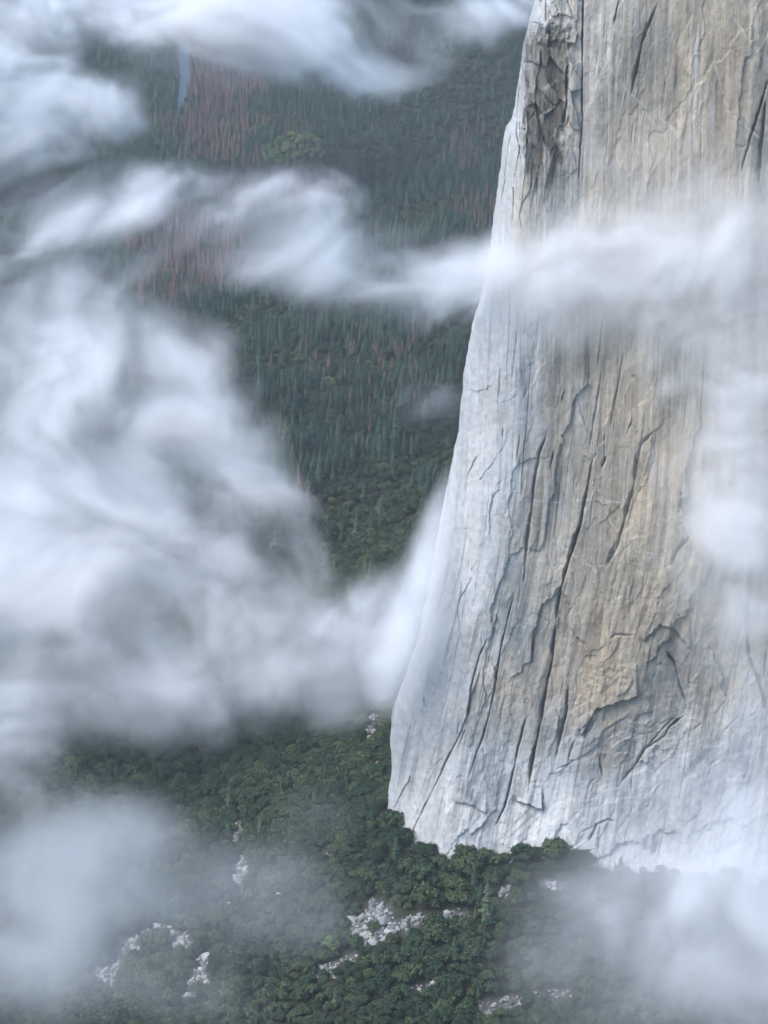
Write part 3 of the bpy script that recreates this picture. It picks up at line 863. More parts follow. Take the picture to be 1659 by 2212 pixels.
cloud('valley_mist', 'thin torn mist drifting over the middle of the valley forest', [
    (300, 500, F, 380, 100, 50, .22), (-120, 480, F, 120, 70, 40, .6), (-160, 650, F, 140, 60, 40, .7), (760, 550, F, 260, 60, 40, .3), (150, 640, F, 240, 90, 40, .4),
    (60, 420, F, 120, 45, 37, .45), (130, 490, F, 120, 45, 37, .6), (225, 470, F, 120, 50, 43, .75, .25), (330, 420, F, 110, 40, 37, .4, .3), (480, 455, F, 80, 35, 37, .25),
    (650, 490, F, 130, 65, 50, .85, -.2), (700, 580, F, 180, 55, 50, 1.0, -.1), (860, 600, F, 150, 40, 43, .9), (960, 640, F, 110, 50, 37, .8), (1010, 590, F, 80, 60, 37, .8),
    (560, 410, F, 140, 45, 37, .5, .2), (700, 420, F, 80, 40, 31, .5), (50, 570, F, 120, 60, 43, .8), (200, 610, F, 150, 45, 43, .75, .2), (330, 560, F, 90, 40, 37, .2, .5),
    (100, 690, F, 140, 45, 43, .8), (300, 690, F, 100, 40, 37, .9, -.4), (820, 690, F, 150, 40, 37, .22), (900, 860, F, 100, 50, 37, .22), (330, 370, F, 110, 30, 31, .35), (640, 250, F, 120, 60, 50, .08)],
    4.5, 120, (1.3, 1, .8), -.7, 1.6, .09, 0.9, 2)
F = 1790
cloud('cloud_bank', 'great soft bank of white cloud filling the valley at left', [
    (200, 1000, F, 330, 260, 50, .85), (280, 1370, F, 430, 170, 50, 1.2), (120, 1150, F, 260, 200, 40, .8), (180, 700, F, 240, 90, 40, .5), (420, 980, F, 190, 140, 35, .5, -.6), (500, 1190, F, 170, 130, 30, .55), (-180, 900, F, 160, 120, 40, .9), (-200, 1250, F, 190, 180, 45, 1.1), (-330, 1060, F, 160, 120, 40, .6),
    (250, 770, F, 160, 50, 43, 1.6, -.1), (110, 830, F, 130, 50, 43, .9), (80, 910, F, 140, 60, 43, 1.1), (300, 870, F, 150, 60, 43, .9, -.3), (430, 880, F, 100, 60, 37, .9, -.6),
    (545, 960, F, 60, 60, 31, .9, -.5), (480, 1010, F, 100, 60, 37, .55), (100, 1040, F, 170, 80, 50, 1.1), (350, 1090, F, 170, 70, 50, .85), (70, 1200, F, 150, 90, 50, 1.5),
    (200, 1320, F, 180, 85, 50, 1.5, -.2), (60, 1420, F, 150, 80, 43, 1.4), (380, 1190, F, 150, 60, 43, .8), (560, 1130, F, 95, 80, 37, .75, -.5), (350, 1410, F, 160, 60, 37, 1.0, -.15),
    (520, 1300, F, 130, 45, 31, .7, -.1), (520, 1430, F, 170, 50, 37, .9, -.1), (640, 1240, F, 60, 60, 31, .5), (600, 1060, F, 50, 60, 31, .45), (470, 770, F, 40, 60, 25, .35),
    (560, 1205, F, 60, 40, 56, -.2), (375, 1300, F, 40, 30, 56, -.7), (190, 950, F, 70, 25, 56, -.7), (400, 960, F, 80, 26, 56, -.6, -.4), (300, 830, F, 70, 22, 56, -.4, -.3), (210, 1165, F, 60, 25, 56, -.45)],
    3.2, 85, (1.25, 1, .85), .6, 1.3, .08, 0.95, 3)
F = 1500
cloud('ridge_mist', 'soft mist trailing over the wooded ridge left of the cliff', [
    (400, 1500, F, 420, 80, 36, .35), (-180, 1560, F, 150, 70, 36, .7),
    (180, 1530, F, 260, 60, 37, .9), (20, 1610, F, 110, 70, 31, .7), (470, 1500, F, 230, 40, 31, .75, -.05), (690, 1390, F, 110, 45, 28, .9), (760, 1430, F, 100, 50, 28, .8),
    (640, 1330, F, 110, 35, 25, .6), (720, 1510, F, 100, 40, 25, .45), (60, 1700, F, 90, 50, 25, .3), (330, 1580, F, 180, 40, 25, .3)],
    3.2, 75, (1.4, 1, .75), .4, 1.4, .07, 0.85, 4)
F = 1465
cloud('cliff_plume', 'bright white plume of mist clinging to the lower edge of the cliff', [
    (955, 1100, F, 26, 70, 22, .7, -.25), (930, 1180, F, 36, 80, 22, 1.0, -.25), (908, 1260, F, 46, 85, 24, 1.3, -.25), (885, 1340, F, 56, 85, 24, 1.4, -.25), (860, 1420, F, 60, 70, 24, 1.1, -.25),
    (930, 1330, F, 50, 120, 18, .55), (820, 1300, F, 70, 60, 24, .8, .6), (780, 1380, F, 90, 45, 24, .7), (845, 1490, F, 50, 50, 20, .55), (720, 1330, F, 90, 40, 24, .5, .2)],
    2.6, 60, (.7, 1, 1.6), -.4, .9, .05, 1.0, 5)
F = 1405
cloud('cliff_mist', 'broad veil of white mist drifting across the middle of the cliff', [
    (1380, 560, F, 300, 110, 24, .6), (1800, 560, F, 160, 150, 28, 1.3), (1830, 850, F, 150, 220, 26, .6), (1820, 1250, F, 130, 240, 24, .4), (1600, 900, F, 160, 420, 22, .5), (960, 600, F, 90, 50, 20, .5),
    (1070, 590, F, 100, 60, 21, .8), (1190, 590, F, 130, 75, 25, 1.1), (1340, 590, F, 170, 110, 27, 1.3), (1500, 560, F, 160, 120, 29, 1.7), (1620, 540, F, 120, 150, 29, 1.6),
    (1470, 440, F, 110, 55, 22, .7, .3), (1590, 720, F, 140, 150, 25, .65), (1290, 470, F, 90, 50, 19, .4), (1600, 920, F, 100, 200, 22, .45), (1600, 1100, F, 130, 260, 21, .25),
    (1560, 1290, F, 110, 190, 21, .3), (1420, 370, F, 230, 120, 21, .42), (1300, 690, F, 180, 60, 21, .5), (1480, 760, F, 120, 80, 21, .4), (1600, 320, F, 80, 80, 19, .22), (1630, 1420, F, 90, 200, 19, .3)],
    2.8, 75, (1.2, 1, .9), -.5, 1.1, .06, 1.35, 6)
F = 1215
cloud('low_mist', 'grey mist rolling up the talus below the right part of the cliff', [
    (1480, 1980, F, 320, 230, 30, .5), (1820, 1950, F, 180, 200, 36, 1.1), (1950, 2150, F, 180, 140, 36, .8),
    (1500, 1950, F, 200, 130, 28, 1.1), (1620, 1800, F, 140, 190, 26, .6), (1610, 2110, F, 180, 150, 28, 1.3), (1360, 2050, F, 150, 100, 25, .8), (1240, 1950, F, 100, 60, 20, .4),
    (1300, 2180, F, 180, 80, 22, .7), (1630, 1580, F, 70, 150, 20, .6), (1480, 1720, F, 130, 90, 20, .35), (1400, 1860, F, 120, 50, 20, .4), (1140, 2080, F, 100, 60, 19, .3)],
    2.8, 75, (1.2, 1, .9), -.4, 1.05, .03, 0.5, 7)
F = 1180
cloud('slope_mist', 'thin grey green mist hanging over the lower left talus slope', [
    (180, 1950, F, 330, 220, 30, .4), (-150, 1850, F, 160, 120, 30, .6), (-180, 2080, F, 170, 120, 30, .7), (620, 1950, F, 200, 140, 24, .16),
    (190, 1810, F, 170, 70, 22, .7), (335, 1790, F, 85, 50, 17, .7, -.5), (110, 1950, F, 160, 130, 24, .85), (340, 1900, F, 130, 90, 21, .55), (70, 2120, F, 140, 100, 22, .8),
    (280, 2110, F, 150, 60, 20, .35), (600, 1900, F, 110, 70, 17, .28), (690, 1750, F, 90, 60, 15, .16), (640, 1990, F, 100, 50, 16, .3), (420, 2170, F, 140, 50, 17, .3), (480, 1870, F, 70, 60, 15, .35)],
    2.8, 70, (1.2, 1, .9), .5, .95, .03, 0.52, 8)

# the valley air itself: one even box round everything
hb = bpy.data.meshes.new('haze')
_x0, _x1, _y0, _y1, _z0, _z1 = -12050, 12050, -6100, 16100, float(GZ.min()) - 4, 1080
hb.from_pydata([(a, b, c) for a in (_x0, _x1) for b in (_y0, _y1) for c in (_z0, _z1)], [], [(0, 1, 3, 2), (4, 6, 7, 5), (0, 4, 5, 1), (2, 3, 7, 6), (0, 2, 6, 4), (1, 5, 7, 3)])
hm = bpy.data.materials.new('air'); hm.use_nodes = True
hm.node_tree.nodes.clear()
_o = hm.node_tree.nodes.new('ShaderNodeOutputMaterial'); _v = hm.node_tree.nodes.new('ShaderNodeVolumePrincipled')
_v.inputs['Color'].default_value = (.86, .93, 1.0, 1); _v.inputs['Density'].default_value = HAZE
hm.node_tree.links.new(_v.outputs[0], _o.inputs['Volume'])
hz = add_obj('haze', hb, hm); hz['kind'] = 'stuff'; hz['label'] = 'pale blue valley air fading the far forest'
print('clouds', time.time() - T0)
# ================================================================ trees
def leaf_mat(name, stops, rough=0.8):
    m = NT(name)
    oi = m.n('ShaderNodeObjectInfo')
    nz = m.noise(m.coords((1, 1, 1)), .55, 3, .6)
    geo = m.n('ShaderNodeNewGeometry')
    stand = m.noise(geo.outputs['Position'], .011, 3, .6)          # whole stands differ in tone
    stand = m.math('MULTIPLY_ADD', stand, 2.2, -.6)
    f = m.math('ADD', m.math('MULTIPLY_ADD', oi.outputs['Random'], .5, m.math('MULTIPLY', stand, .32)), m.math('MULTIPLY', nz, .2))
    m.bsdf(m.ramp(f, stops), rough, .12)
    return m.m
bark = NT('bark')
bark.bsdf(bark.ramp(bark.noise(bark.coords((3, 3, .6)), 1.0, 4), [(.3, (.035, .028, .022)), (.7, (.11, .095, .08))]), .9)
bark = bark.m
oak_leaf = leaf_mat('oak_leaves', [(.1, (.014, .031, .020)), (.32, (.028, .052, .030)), (.55, (.043, .073, .038)), (.75, (.078, .102, .046)), (.95, (.05, .08, .054))])
lime_leaf = leaf_mat('pale_leaves', [(.1, (.10, .15, .05)), (.9, (.16, .21, .08))])
con_leaf = leaf_mat('needles', [(.12, (.012, .032, .026)), (.4, (.026, .056, .038)), (.65, (.05, .088, .052)), (.92, (.105, .14, .07))])
dead_leaf = leaf_mat('dead_needles', [(.1, (.10, .062, .055)), (.5, (.15, .09, .078)), (.95, (.20, .13, .11))])
grey_wood = leaf_mat('grey_dead_wood', [(.1, (.14, .13, .12)), (.95, (.27, .26, .25))])

def from_faces(name, v, f, mat, smooth=False):
    me = bpy.data.meshes.new(name)
    me.from_pydata([tuple(q) for q in v], [], f)
    me.materials.append(mat)
    if smooth: me.polygons.foreach_set('use_smooth', [True] * len(me.polygons))
    me.update()
    return me

def tube(v, f, pts, rad, n=6):
    b = len(v)
    pts = [np.array(p, float) for p in pts]
    for i, (p, r) in enumerate(zip(pts, rad)):
        t = pts[min(i + 1, len(pts) - 1)] - pts[max(i - 1, 0)]
        t = t / (np.linalg.norm(t) + 1e-9)
        u = np.cross(t, [0.31, .95, .1]); u /= np.linalg.norm(u); w = np.cross(t, u)
        for k in range(n):
            a = 2 * math.pi * k / n
            v.append(p + r * (math.cos(a) * u + math.sin(a) * w))
    for i in range(len(pts) - 1):
        for k in range(n):
            k2 = (k + 1) % n
            f.append((b + i * n + k, b + i * n + k2, b + (i + 1) * n + k2, b + (i + 1) * n + k))
    f.append(tuple(b + k for k in reversed(range(n)))); f.append(tuple(b + (len(pts) - 1) * n + k for k in range(n)))

def oak_meshes(seed, h=9.0, r=5.2, squat=1.0):
    """broad evergreen oak: short trunk, forking limbs, crown of leaf clumps"""
    R = np.random.default_rng(seed)
    tv, tf = [], []
    tube(tv, tf, [(0, 0, -2.0), (.1, 0, .8), (.2, .1, 2.4)], [.42, .36, .3], 7)
    lobes = []
    nl = int(R.integers(10, 14))
    for i in range(nl):
        a = 2 * math.pi * (i * .618 + R.random() * .2); rr = r * math.sqrt((i + .4) / nl) * R.uniform(.62, .86)
        z = h * (0.86 - .50 * (rr / r) ** 1.6) * R.uniform(.86, 1.06)
        lobes.append((np.array([math.cos(a) * rr, math.sin(a) * rr, z]), r * R.uniform(.26, .44)))
    for c, lr in lobes[::2]:
        tube(tv, tf, [(.2, .1, 2.2), (c[0] * .45, c[1] * .45, 2.6 + (c[2] - 2.6) * .45), tuple(c)], [.2, .13, .05], 5)
    cv, cf = [], []
    for c, lr in lobes:
        n = int(78 * (lr / (r * .35)) ** 2)
        for k in range(n):
            d = R.normal(size=3); d /= np.linalg.norm(d)
            if d[2] < -.45 and R.random() < .7: continue
            bump = 1 + .22 * math.sin(5 * d[0] + 3 * d[2] + c[0]) * math.cos(4 * d[1] + c[1])
            p = c + d * lr * R.uniform(.72, 1.06) * bump * np.array([1.08, 1.08, .86])
            nrm = d + R.normal(size=3) * .42; nrm /= np.linalg.norm(nrm)
            u = np.cross(nrm, R.normal(size=3)); u /= np.linalg.norm(u); w = np.cross(nrm, u)
            s1, s2 = R.uniform(.34, .75), R.uniform(.28, .6)
            b = len(cv)
            cv += [p - u * s1, p + w * s2 + nrm * .1, p + u * s1, p - w * s2 - nrm * .1]
            cf.append((b, b + 1, b + 2, b + 3))
        # dark heart of the clump, so that the sky does not show through every gap
        b = len(cv); m = lr * .66
        for q in ((1, 0, 0), (-1, 0, 0), (0, 1, 0), (0, -1, 0), (0, 0, .8), (0, 0, -.7)): cv.append(c + m * np.array(q))
        cf += [(b, b + 2, b + 4), (b + 2, b + 1, b + 4), (b + 1, b + 3, b + 4), (b + 3, b, b + 4), (b + 2, b, b + 5), (b + 1, b + 2, b + 5), (b + 3, b + 1, b + 5), (b, b + 3, b + 5)]
    return (tv, tf), (cv, cf)

def conifer_meshes(seed, h=30.0, r=4.2, bare=.18, full=1.0, levels=17):
    """tapered stem with drooping whorls of needle sprays"""
    R = np.random.default_rng(seed)
    tv, tf = [], []
    tube(tv, tf, [(0, 0, -2), (0, 0, h * .3), (.1, .05, h * .7), (.1, .1, h)], [.55, .42, .22, .04], 6)
    cv, cf = [], []
    for L in range(levels):
        f = L / (levels - 1)
        z0 = h * (bare + (1 - bare) * f ** .92) * R.uniform(.985, 1.01)
        rad = r * (1 - f) ** .72 * R.uniform(.8, 1.12) * (.75 + .25 * min(1, f * 5)) + .18
        nb = max(4, int((8 - 3 * f) * full))
        for k in range(nb):
            if R.random() > .93 * full: continue
            a = 2 * math.pi * (k + R.uniform(-.35, .35)) / nb + L * 1.1
            rl = rad * R.uniform(.7, 1.1); dr = rl * R.uniform(.18, .42)
            o = np.array([math.cos(a), math.sin(a), 0]); s = np.array([-o[1], o[0], 0]); up = np.array([0, 0, 1.0])
            w = .30 * rl + .25
            base = np.array([0.05, 0.05, z0]); mid = base + o * rl * .55 + up * (.06 * rl - dr * .25); tip = base + o * rl - up * dr
            b = len(cv)
            cv += [base, mid + s * w - up * .16 * rl, mid + up * .10 * rl, mid - s * w - up * .16 * rl, tip]
            cf += [(b, b + 1, b + 2), (b, b + 2, b + 3), (b + 1, b + 4, b + 2), (b + 2, b + 4, b + 3)]
            for sg in (1, -1):          # side sprays make the edge ragged
                q = base + o * rl * R.uniform(.45, .8) - up * dr * .4
                b = len(cv)
                cv += [q, q + s * sg * w * 1.25 + o * rl * .22 - up * .22 * rl, q + o * rl * .34 - up * .1 * rl]
                cf.append((b, b + 1, b + 2) if sg > 0 else (b, b + 2, b + 1))
    return (tv, tf), (cv, cf)

def snag_meshes(seed, h=22.0):
    R = np.random.default_rng(seed)
    tv, tf = [], []
    tube(tv, tf, [(0, 0, -2), (.1, 0, h * .4), (.15, .1, h * .8), (.2, .1, h)], [.5, .36, .18, .05], 6)
    cv, cf = [], []
    for k in range(26):
        z = h * R.uniform(.3, .97); a = R.random() * 6.28; l = (1.1 - z / h) * h * .2 * R.uniform(.5, 1)
        tube(cv, cf, [(.1, .05, z), (math.cos(a) * l, math.sin(a) * l, z - l * .2)], [.09, .03], 3)
    return (tv, tf), (cv, cf)

KINDS = {}
def make_kind(name, specs, leaf, trunk_mat):
    """list of variants: (trunk mesh, crown mesh, joined mesh)"""
    out = []
    for (t_, c_) in specs:
        tm = from_faces('trunk', *t_, trunk_mat, True)
        cm = from_faces('crown', *c_, leaf)
        jv = list(t_[0]) + list(c_[0]); o = len(t_[0])
        jm = bpy.data.meshes.new(name)
        jm.from_pydata([tuple(q) for q in jv], [], list(t_[1]) + [tuple(i + o for i in f) for f in c_[1]])
        jm.materials.append(trunk_mat); jm.materials.append(leaf)
        jm.polygons.foreach_set('material_index', [0] * len(t_[1]) + [1] * len(c_[1]))
        jm.update()
        out.append((tm, cm, jm))
    KINDS[name] = out
_oaks = [oak_meshes(i, h, r) for i, (h, r) in enumerate([(9, 5.2), (8, 5.6), (10.5, 5.0), (7.5, 4.4), (9.5, 6.0)])]
make_kind('oak_tree', _oaks, oak_leaf, bark)
make_kind('broadleaf_tree', [oak_meshes(20 + i, h, r) for i, (h, r) in enumerate([(15, 6.0), (13, 6.4)])], lime_leaf, bark)
_cons = [conifer_meshes(i, h, r, b) for i, (h, r, b) in enumerate([(30, 5.2, .15), (34, 5.4, .22), (25, 5.0, .1), (28, 4.2, .2), (20, 4.4, .08)])]
make_kind('conifer_tree', _cons, con_leaf, bark)
make_kind('dead_conifer', [conifer_meshes(40 + i, h, r, b, .85, 15) for i, (h, r, b) in enumerate([(29, 3.6, .2), (25, 3.2, .15), (32, 3.8, .25)])], dead_leaf, bark)
make_kind('bare_snag', [snag_meshes(60, 22), snag_meshes(61, 17)], grey_wood, grey_wood)
print('tree meshes', time.time() - T0)

# ---------------------------------------------------------------- where they stand
R_ = np.random.default_rng(5)
def scatter(y0, y1, sp, margin=1.22):
    xs = []
    h = 0.185 * margin
    ny = int((y1 - y0) / sp)
    for j in range(ny):
        y = y0 + (j + .5) * sp; w = h * y + 60
        n = int(2 * w / sp)
        x = -w + (np.arange(n) + .5 + .5 * (j % 2)) * sp
        xs.append(np.stack([x, np.full(n, y)], 1))
    p = np.concatenate(xs)
    return p + R_.uniform(-.42, .42, p.shape) * sp
near = scatter(1000, 2100, 6.0)
mid = scatter(2100, 3300, 8.6)
far = scatter(3300, 5200, 10.5)
vfar = scatter(5200, 8200, 15.0)
pts = np.concatenate([near, mid, far, vfar])
zone = np.concatenate([np.full(len(a), i) for i, a in enumerate((near, mid, far, vfar))])
fd, _ = foot_dist(pts[:, 0], pts[:, 1])
ins = inside_wall(pts[:, 0], pts[:, 1])
rk = rock_mask(pts[:, 0], pts[:, 1])
rvd = river_d(pts[:, 0], pts[:, 1]); rdd = road_d(pts[:, 0], pts[:, 1])
keep = ~ins & (fd > 2.2) & (rk < .08 + .2 * R_.random(len(pts))) & (rvd > 1) & (rdd > 14 - 5 * R_.random(len(pts)))
gap = fbm2(pts[:, 0] / 45 + 70, pts[:, 1] / 45, 3)
gap2 = fbm2(pts[:, 0] / 38 + 7, pts[:, 1] / 70 + 11, 4)
keep &= (gap < .74) | (zone > 1) | (fd < 70)
keep &= (zone == 0) | (gap2 < .60) | (R_.random(len(pts)) < .35)
pts, zone, fd = pts[keep], zone[keep], fd[keep]
pz = ground_z(pts[:, 0], pts[:, 1])
P3 = np.column_stack([pts, pz])
# single trees that stand out at the foot of the wall
_ft = [(1352, 1868, 1, .62), (1372, 1866, 1, .72), (1392, 1868, 1, .66), (1412, 1870, 1, .74), (1432, 1872, 1, .6), (1340, 1880, 1, .5), (1220, 1850, 0, 1.4), (1196, 1852, 0, 1.2), (1244, 1862, 0, 1.3), (1170, 1856, 0, 1.1), (1262, 1880, 0, 1.2),
       (1046, 1836, 1, .62), (1004, 1852, 0, 1.2), (1052, 2003, 1, .95), (716, 2060, 3, .95), (1038, 1965, 1, .6), (868, 1830, 0, 1.5), (850, 1800, 0, 1.5), (842, 1775, 0, 1.4)]
_fp3 = ground_pt([q[0] for q in _ft], [q[1] for q in _ft])
P3 = np.concatenate([P3, _fp3]); pts = P3[:, :2]; zone = np.concatenate([zone, np.zeros(len(_ft), int)]); fd = np.concatenate([fd, foot_dist(_fp3[:, 0], _fp3[:, 1])[0]])
px, py, depth = project(P3 + [0, 0, 6])
def ell(cx, cyy, rx, ry): return ((px - cx) / rx) ** 2 + ((py - cyy) / ry) ** 2
n = len(pts)
u = R_.random(n); clump2 = fbm2(pts[:, 0] / 70 + 31, pts[:, 1] / 160 + 3, 4); clump = fbm2(pts[:, 0] / 120 + 9, pts[:, 1] / 160, 4)
# conifers rule the flat; oaks the talus; oaks run up both sides of the flat in patches
p_oak = np.where(zone == 0, .985 - .80 * sstep(330, 520, fd) * sstep(1550, 1750, pts[:, 1]), np.clip(.42 + 5.0 * (clump - .50), .05, .95))
p_oak = np.where(ell(800, 1150, 150, 140) < 1, .96, p_oak)
p_oak = np.where((zone >= 2) & (px > 780) & (py < 230), .8, p_oak)
kind = np.where(u < p_oak, 0, 1)
red = np.zeros(n)
for e in ((485, 165, 90, 70, .8), (470, 290, 95, 60, .75), (560, 400, 90, 60, .6), (680, 400, 90, 36, .75), (420, 540, 120, 80, .85), (360, 610, 80, 50, .7), (1010, 315, 50, 42, .45),
          (650, 1085, 16, 24, .8), (1030, 470, 40, 40, .35), (900, 760, 60, 60, .15), (1000, 290, 30, 20, .4), (770, 820, 150, 90, .07), (640, 330, 60, 40, .3)):
    red = np.maximum(red, 1.0 * e[4] * np.clip(1.7 - ell(*e[:4]) * 1.1 + 3.2 * (clump2 - .5), 0, 1))
kind = np.where((R_.random(n) < red) & (zone > 0), 2, kind)
lime = np.zeros(n, bool)
for e in ((640, 315, 52, 28), (610, 350, 40, 22), (715, 830, 12, 16), (585, 325, 22, 20), (680, 330, 22, 14), (745, 830, 8, 12)):
    lime |= (ell(*e) < 1) & (R_.random(n) < .5)
kind = np.where(lime & (zone > 0), 3, kind)
kind = np.where((R_.random(n) < .006) & (kind == 1), 4, kind)
kind = np.where((R_.random(n) < .0016) & (zone == 0) & (kind == 0), 1, kind)
kind[-len(_ft):] = [q[2] for q in _ft]
names = ['oak_tree', 'conifer_tree', 'dead_conifer', 'broadleaf_tree', 'bare_snag']
scale = (R_.uniform(.55, 1.1, n) + .35 * (R_.random(n) > .85)) * (.8 + .8 * (clump2 - .3)) * np.where(zone == 0, np.where(kind == 0, .96 + .6 * (clump - .3), .72), 1.0)
scale *= np.where((zone > 0) & (kind == 0), 1.12, 1) * np.where(zone == 3, 1.15, 1)
scale *= np.where((zone == 0) & (fd < 10), .85, 1)
scale[-len(_ft):] = [q[3] for q in _ft]
scale *= np.where((zone == 0) & (fd < 40), R_.uniform(.75, 1.25, n), 1)
rotz = R_.uniform(0, 6.283, n)
var = R_.integers(0, 1000, n)
fwd = np.linalg.norm(P3 - CAM, axis=1)
print('trees', n, np.bincount(kind), time.time() - T0)

# what shows largest: inside the frame, in front of the wall's skyline
sky_x = np.interp(py, edge_py, edge_px)
hidden = (px > sky_x - 4) & (pts[:, 1] > 1310) & (py < 1840)
inframe = (px > -15) & (px < PW + 15) & (py > -5) & (py < PH + 25) & ~hidden
size = scale * np.array([10, 22, 20, 14, 14])[kind] / fwd
clear = cloud_clear(P3 + [0, 0, 6]) if 'cloud_clear' in globals() else np.ones(n)
score = np.where(inframe, size * (.15 + clear), 0)
single = np.zeros(n, bool)
for k, lim in enumerate((300, 300, 150, 45, 40)):
    idx = np.where((kind == k) & (score > 0))[0]
    idx = idx[np.argsort(-score[idx])][:lim]
    single[idx] = True

def where(i):
    """a phrase for the place on the ground where tree i stands"""
    x, y = px[i], py[i]
    rd = rock_mask(pts[i:i + 1, 0] + np.array([0, 9, -9, 0, 0]), pts[i:i + 1, 1] + np.array([0, 0, 0, 9, -9])).max()
    if zone[i] == 0 and fd[i] < 16: return 'against the white cliff foot'
    if zone[i] == 0 and rd > .5:
        if x < 470: return 'by the curved boulder streak'
        if x < 760: return 'by the thin boulder trail'
        if x < 1030 and y < 2080: return 'by the bright boulder field'
        return 'by the lowest scattered boulders'
    if zone[i] == 0 and x > 1100: return 'in mist below the cliff'
    if zone[i] == 0 and y > 1990: return 'on the lowest slope'
    if zone[i] == 0 and y > 1720: return 'on the misty left slope' if x < 520 else 'on the slope below the prow'
    if y > 1480 and x < 840: return 'on the dark wooded ridge'
    if y > 1000: return 'in the clear gap beside the cliff'
    if y > 700: return 'on the dark valley floor'
    if y > 420: return 'behind the mist band'
    if x < 390: return 'left of the river'
    if x < 700: return 'right of the river'
    return 'on the far valley side'
ORD = ['leftmost', 'second', 'third', 'fourth', 'fifth', 'sixth', 'seventh', 'eighth', 'ninth', 'tenth', 'eleventh', 'twelfth', 'thirteenth', 'fourteenth', 'fifteenth', 'sixteenth']
looks = {0: ('low rounded oak', 'broad oak', 'lumpy oak', 'wide low oak', 'full round oak'),
         1: ('tall pointed conifer', 'tall dark conifer', 'dense conifer', 'slim conifer', 'short bushy conifer'),
         2: ('tall rust brown dead conifer', 'small brown dead conifer', 'wide reddish dead conifer'),
         3: ('pale yellow green tree', 'light green round tree'), 4: ('bare grey snag', 'pale broken snag')}
def single_labels(idx):
    """one label for each single tree: its look, its place, and its turn among its likes from left and from below"""
    byk = {}
    for i in idx:
        byk.setdefault((kind[i], looks[kind[i]][var[i] % len(KINDS[names[kind[i]]])], where(i)), []).append(i)
    out = {}
    for (k, lk, wh), mem in byk.items():
        mem.sort(key=lambda i: -py[i])
        per = 6 if len(mem) <= 60 else 10
        rws = [mem[j:j + per] for j in range(0, len(mem), per)]
        for r, row in enumerate(rws):
            row.sort(key=lambda i: px[i])
            for c, i in enumerate(row):
                s_ = lk + ' ' + wh
                if len(row) > 1: s_ += ', ' + ORD[c] + ('' if c == 0 else ' from left')
                if len(rws) > 1: s_ += ', ' + ('lowest row' if r == 0 else ORD[r] + ' row up')
                out[i] = s_
    return out
groups = ['oaks on the talus slopes', 'conifers of the valley forest', 'dead brown conifers', 'pale leafy trees', 'bare snags']
cats = ['oak', 'conifer', 'dead conifer', 'leafy tree', 'snag']
LBL = single_labels(np.where(single)[0])
for i in np.where(single)[0]:
    k = kind[i]; nm = names[k]
    vi = var[i] % len(KINDS[nm])
    tm, cm, jm = KINDS[nm][vi]
    root = bpy.data.objects.new(nm, None)
    root.empty_display_size = 2
    root.location = P3[i]; root.rotation_euler = (0, 0, rotz[i]); root.scale = (scale[i],) * 3
    C.objects.link(root)
    tag(root, LBL[i], cats[k], groups[k])
    for a, b in (('trunk', tm), ('crown', cm)):
        ch = bpy.data.objects.new(a, b); C.objects.link(ch); ch.parent = root
print('single trees', single.sum(), time.time() - T0)

# the rest of the wood: one object of each kind, instanced on points
def instancer(o, meshes, form):
    ng = bpy.data.node_groups.new(o.name, 'GeometryNodeTree')
    ng.interface.new_socket('Geometry', in_out='INPUT', socket_type='NodeSocketGeometry')
    ng.interface.new_socket('Geometry', in_out='OUTPUT', socket_type='NodeSocketGeometry')
    N = ng.nodes; gi = N.new('NodeGroupInput'); go = N.new('NodeGroupOutput'); jn = N.new('GeometryNodeJoinGeometry')
    def attr(nm, t):
        a = N.new('GeometryNodeInputNamedAttribute'); a.data_type = t; a.inputs[0].default_value = nm; return a.outputs[0]
    for j, jm in enumerate(meshes):
        src = bpy.data.objects.new(form, jm)
        oi = N.new('GeometryNodeObjectInfo'); oi.inputs['Object'].default_value = src; oi.inputs['As Instance'].default_value = True
        ip = N.new('GeometryNodeInstanceOnPoints'); cp = N.new('FunctionNodeCompare'); cp.data_type = 'INT'; cp.operation = 'EQUAL'
        ii = [s for s in cp.inputs if s.type == 'INT']
        ng.links.new(attr('variant', 'INT'), ii[0]); ii[1].default_value = j
        ng.links.new(gi.outputs[0], ip.inputs['Points']); ng.links.new(cp.outputs[0], ip.inputs['Selection']); ng.links.new(oi.outputs['Geometry'], ip.inputs['Instance'])
        ng.links.new(attr('turn', 'FLOAT_VECTOR'), ip.inputs['Rotation']); ng.links.new(attr('size', 'FLOAT'), ip.inputs['Scale'])
        ng.links.new(ip.outputs[0], jn.inputs[0])
    ng.links.new(jn.outputs[0], go.inputs[0])
    md = o.modifiers.new('instances', 'NODES'); md.node_group = ng
def wood(name, k, label, cat):
    idx = np.where((kind == k) & ~single)[0]
    if not len(idx): return
    vars_ = KINDS[names[k]]
    me = bpy.data.meshes.new(name)
    me.vertices.add(len(idx)); me.vertices.foreach_set('co', P3[idx].astype(np.float32).reshape(-1))
    vattr(me, 'turn', np.column_stack([R_.normal(0, .03, len(idx)), R_.normal(0, .03, len(idx)), rotz[idx]]), 'FLOAT_VECTOR')
    vattr(me, 'size', scale[idx]); vattr(me, 'variant', var[idx] % len(vars_), 'INT')
    o = add_obj(name, me); tag(o, label, cat, None, 'stuff')
    instancer(o, [q[2] for q in vars_], names[k] + '_form')
wood('oak_woodland', 0, 'dense dark green oak woodland over the talus and valley sides', 'woodland')
wood('conifer_forest', 1, 'dark blue green conifer forest on the valley floor', 'forest')
wood('dead_conifer_forest', 2, 'patches of rust brown dead conifers on the valley floor', 'forest')
wood('pale_grove', 3, 'pale green grove among the dark conifers', 'grove')
wood('snag_stand', 4, 'thin grey dead trunks among the conifers', 'forest')
print('woods', time.time() - T0)
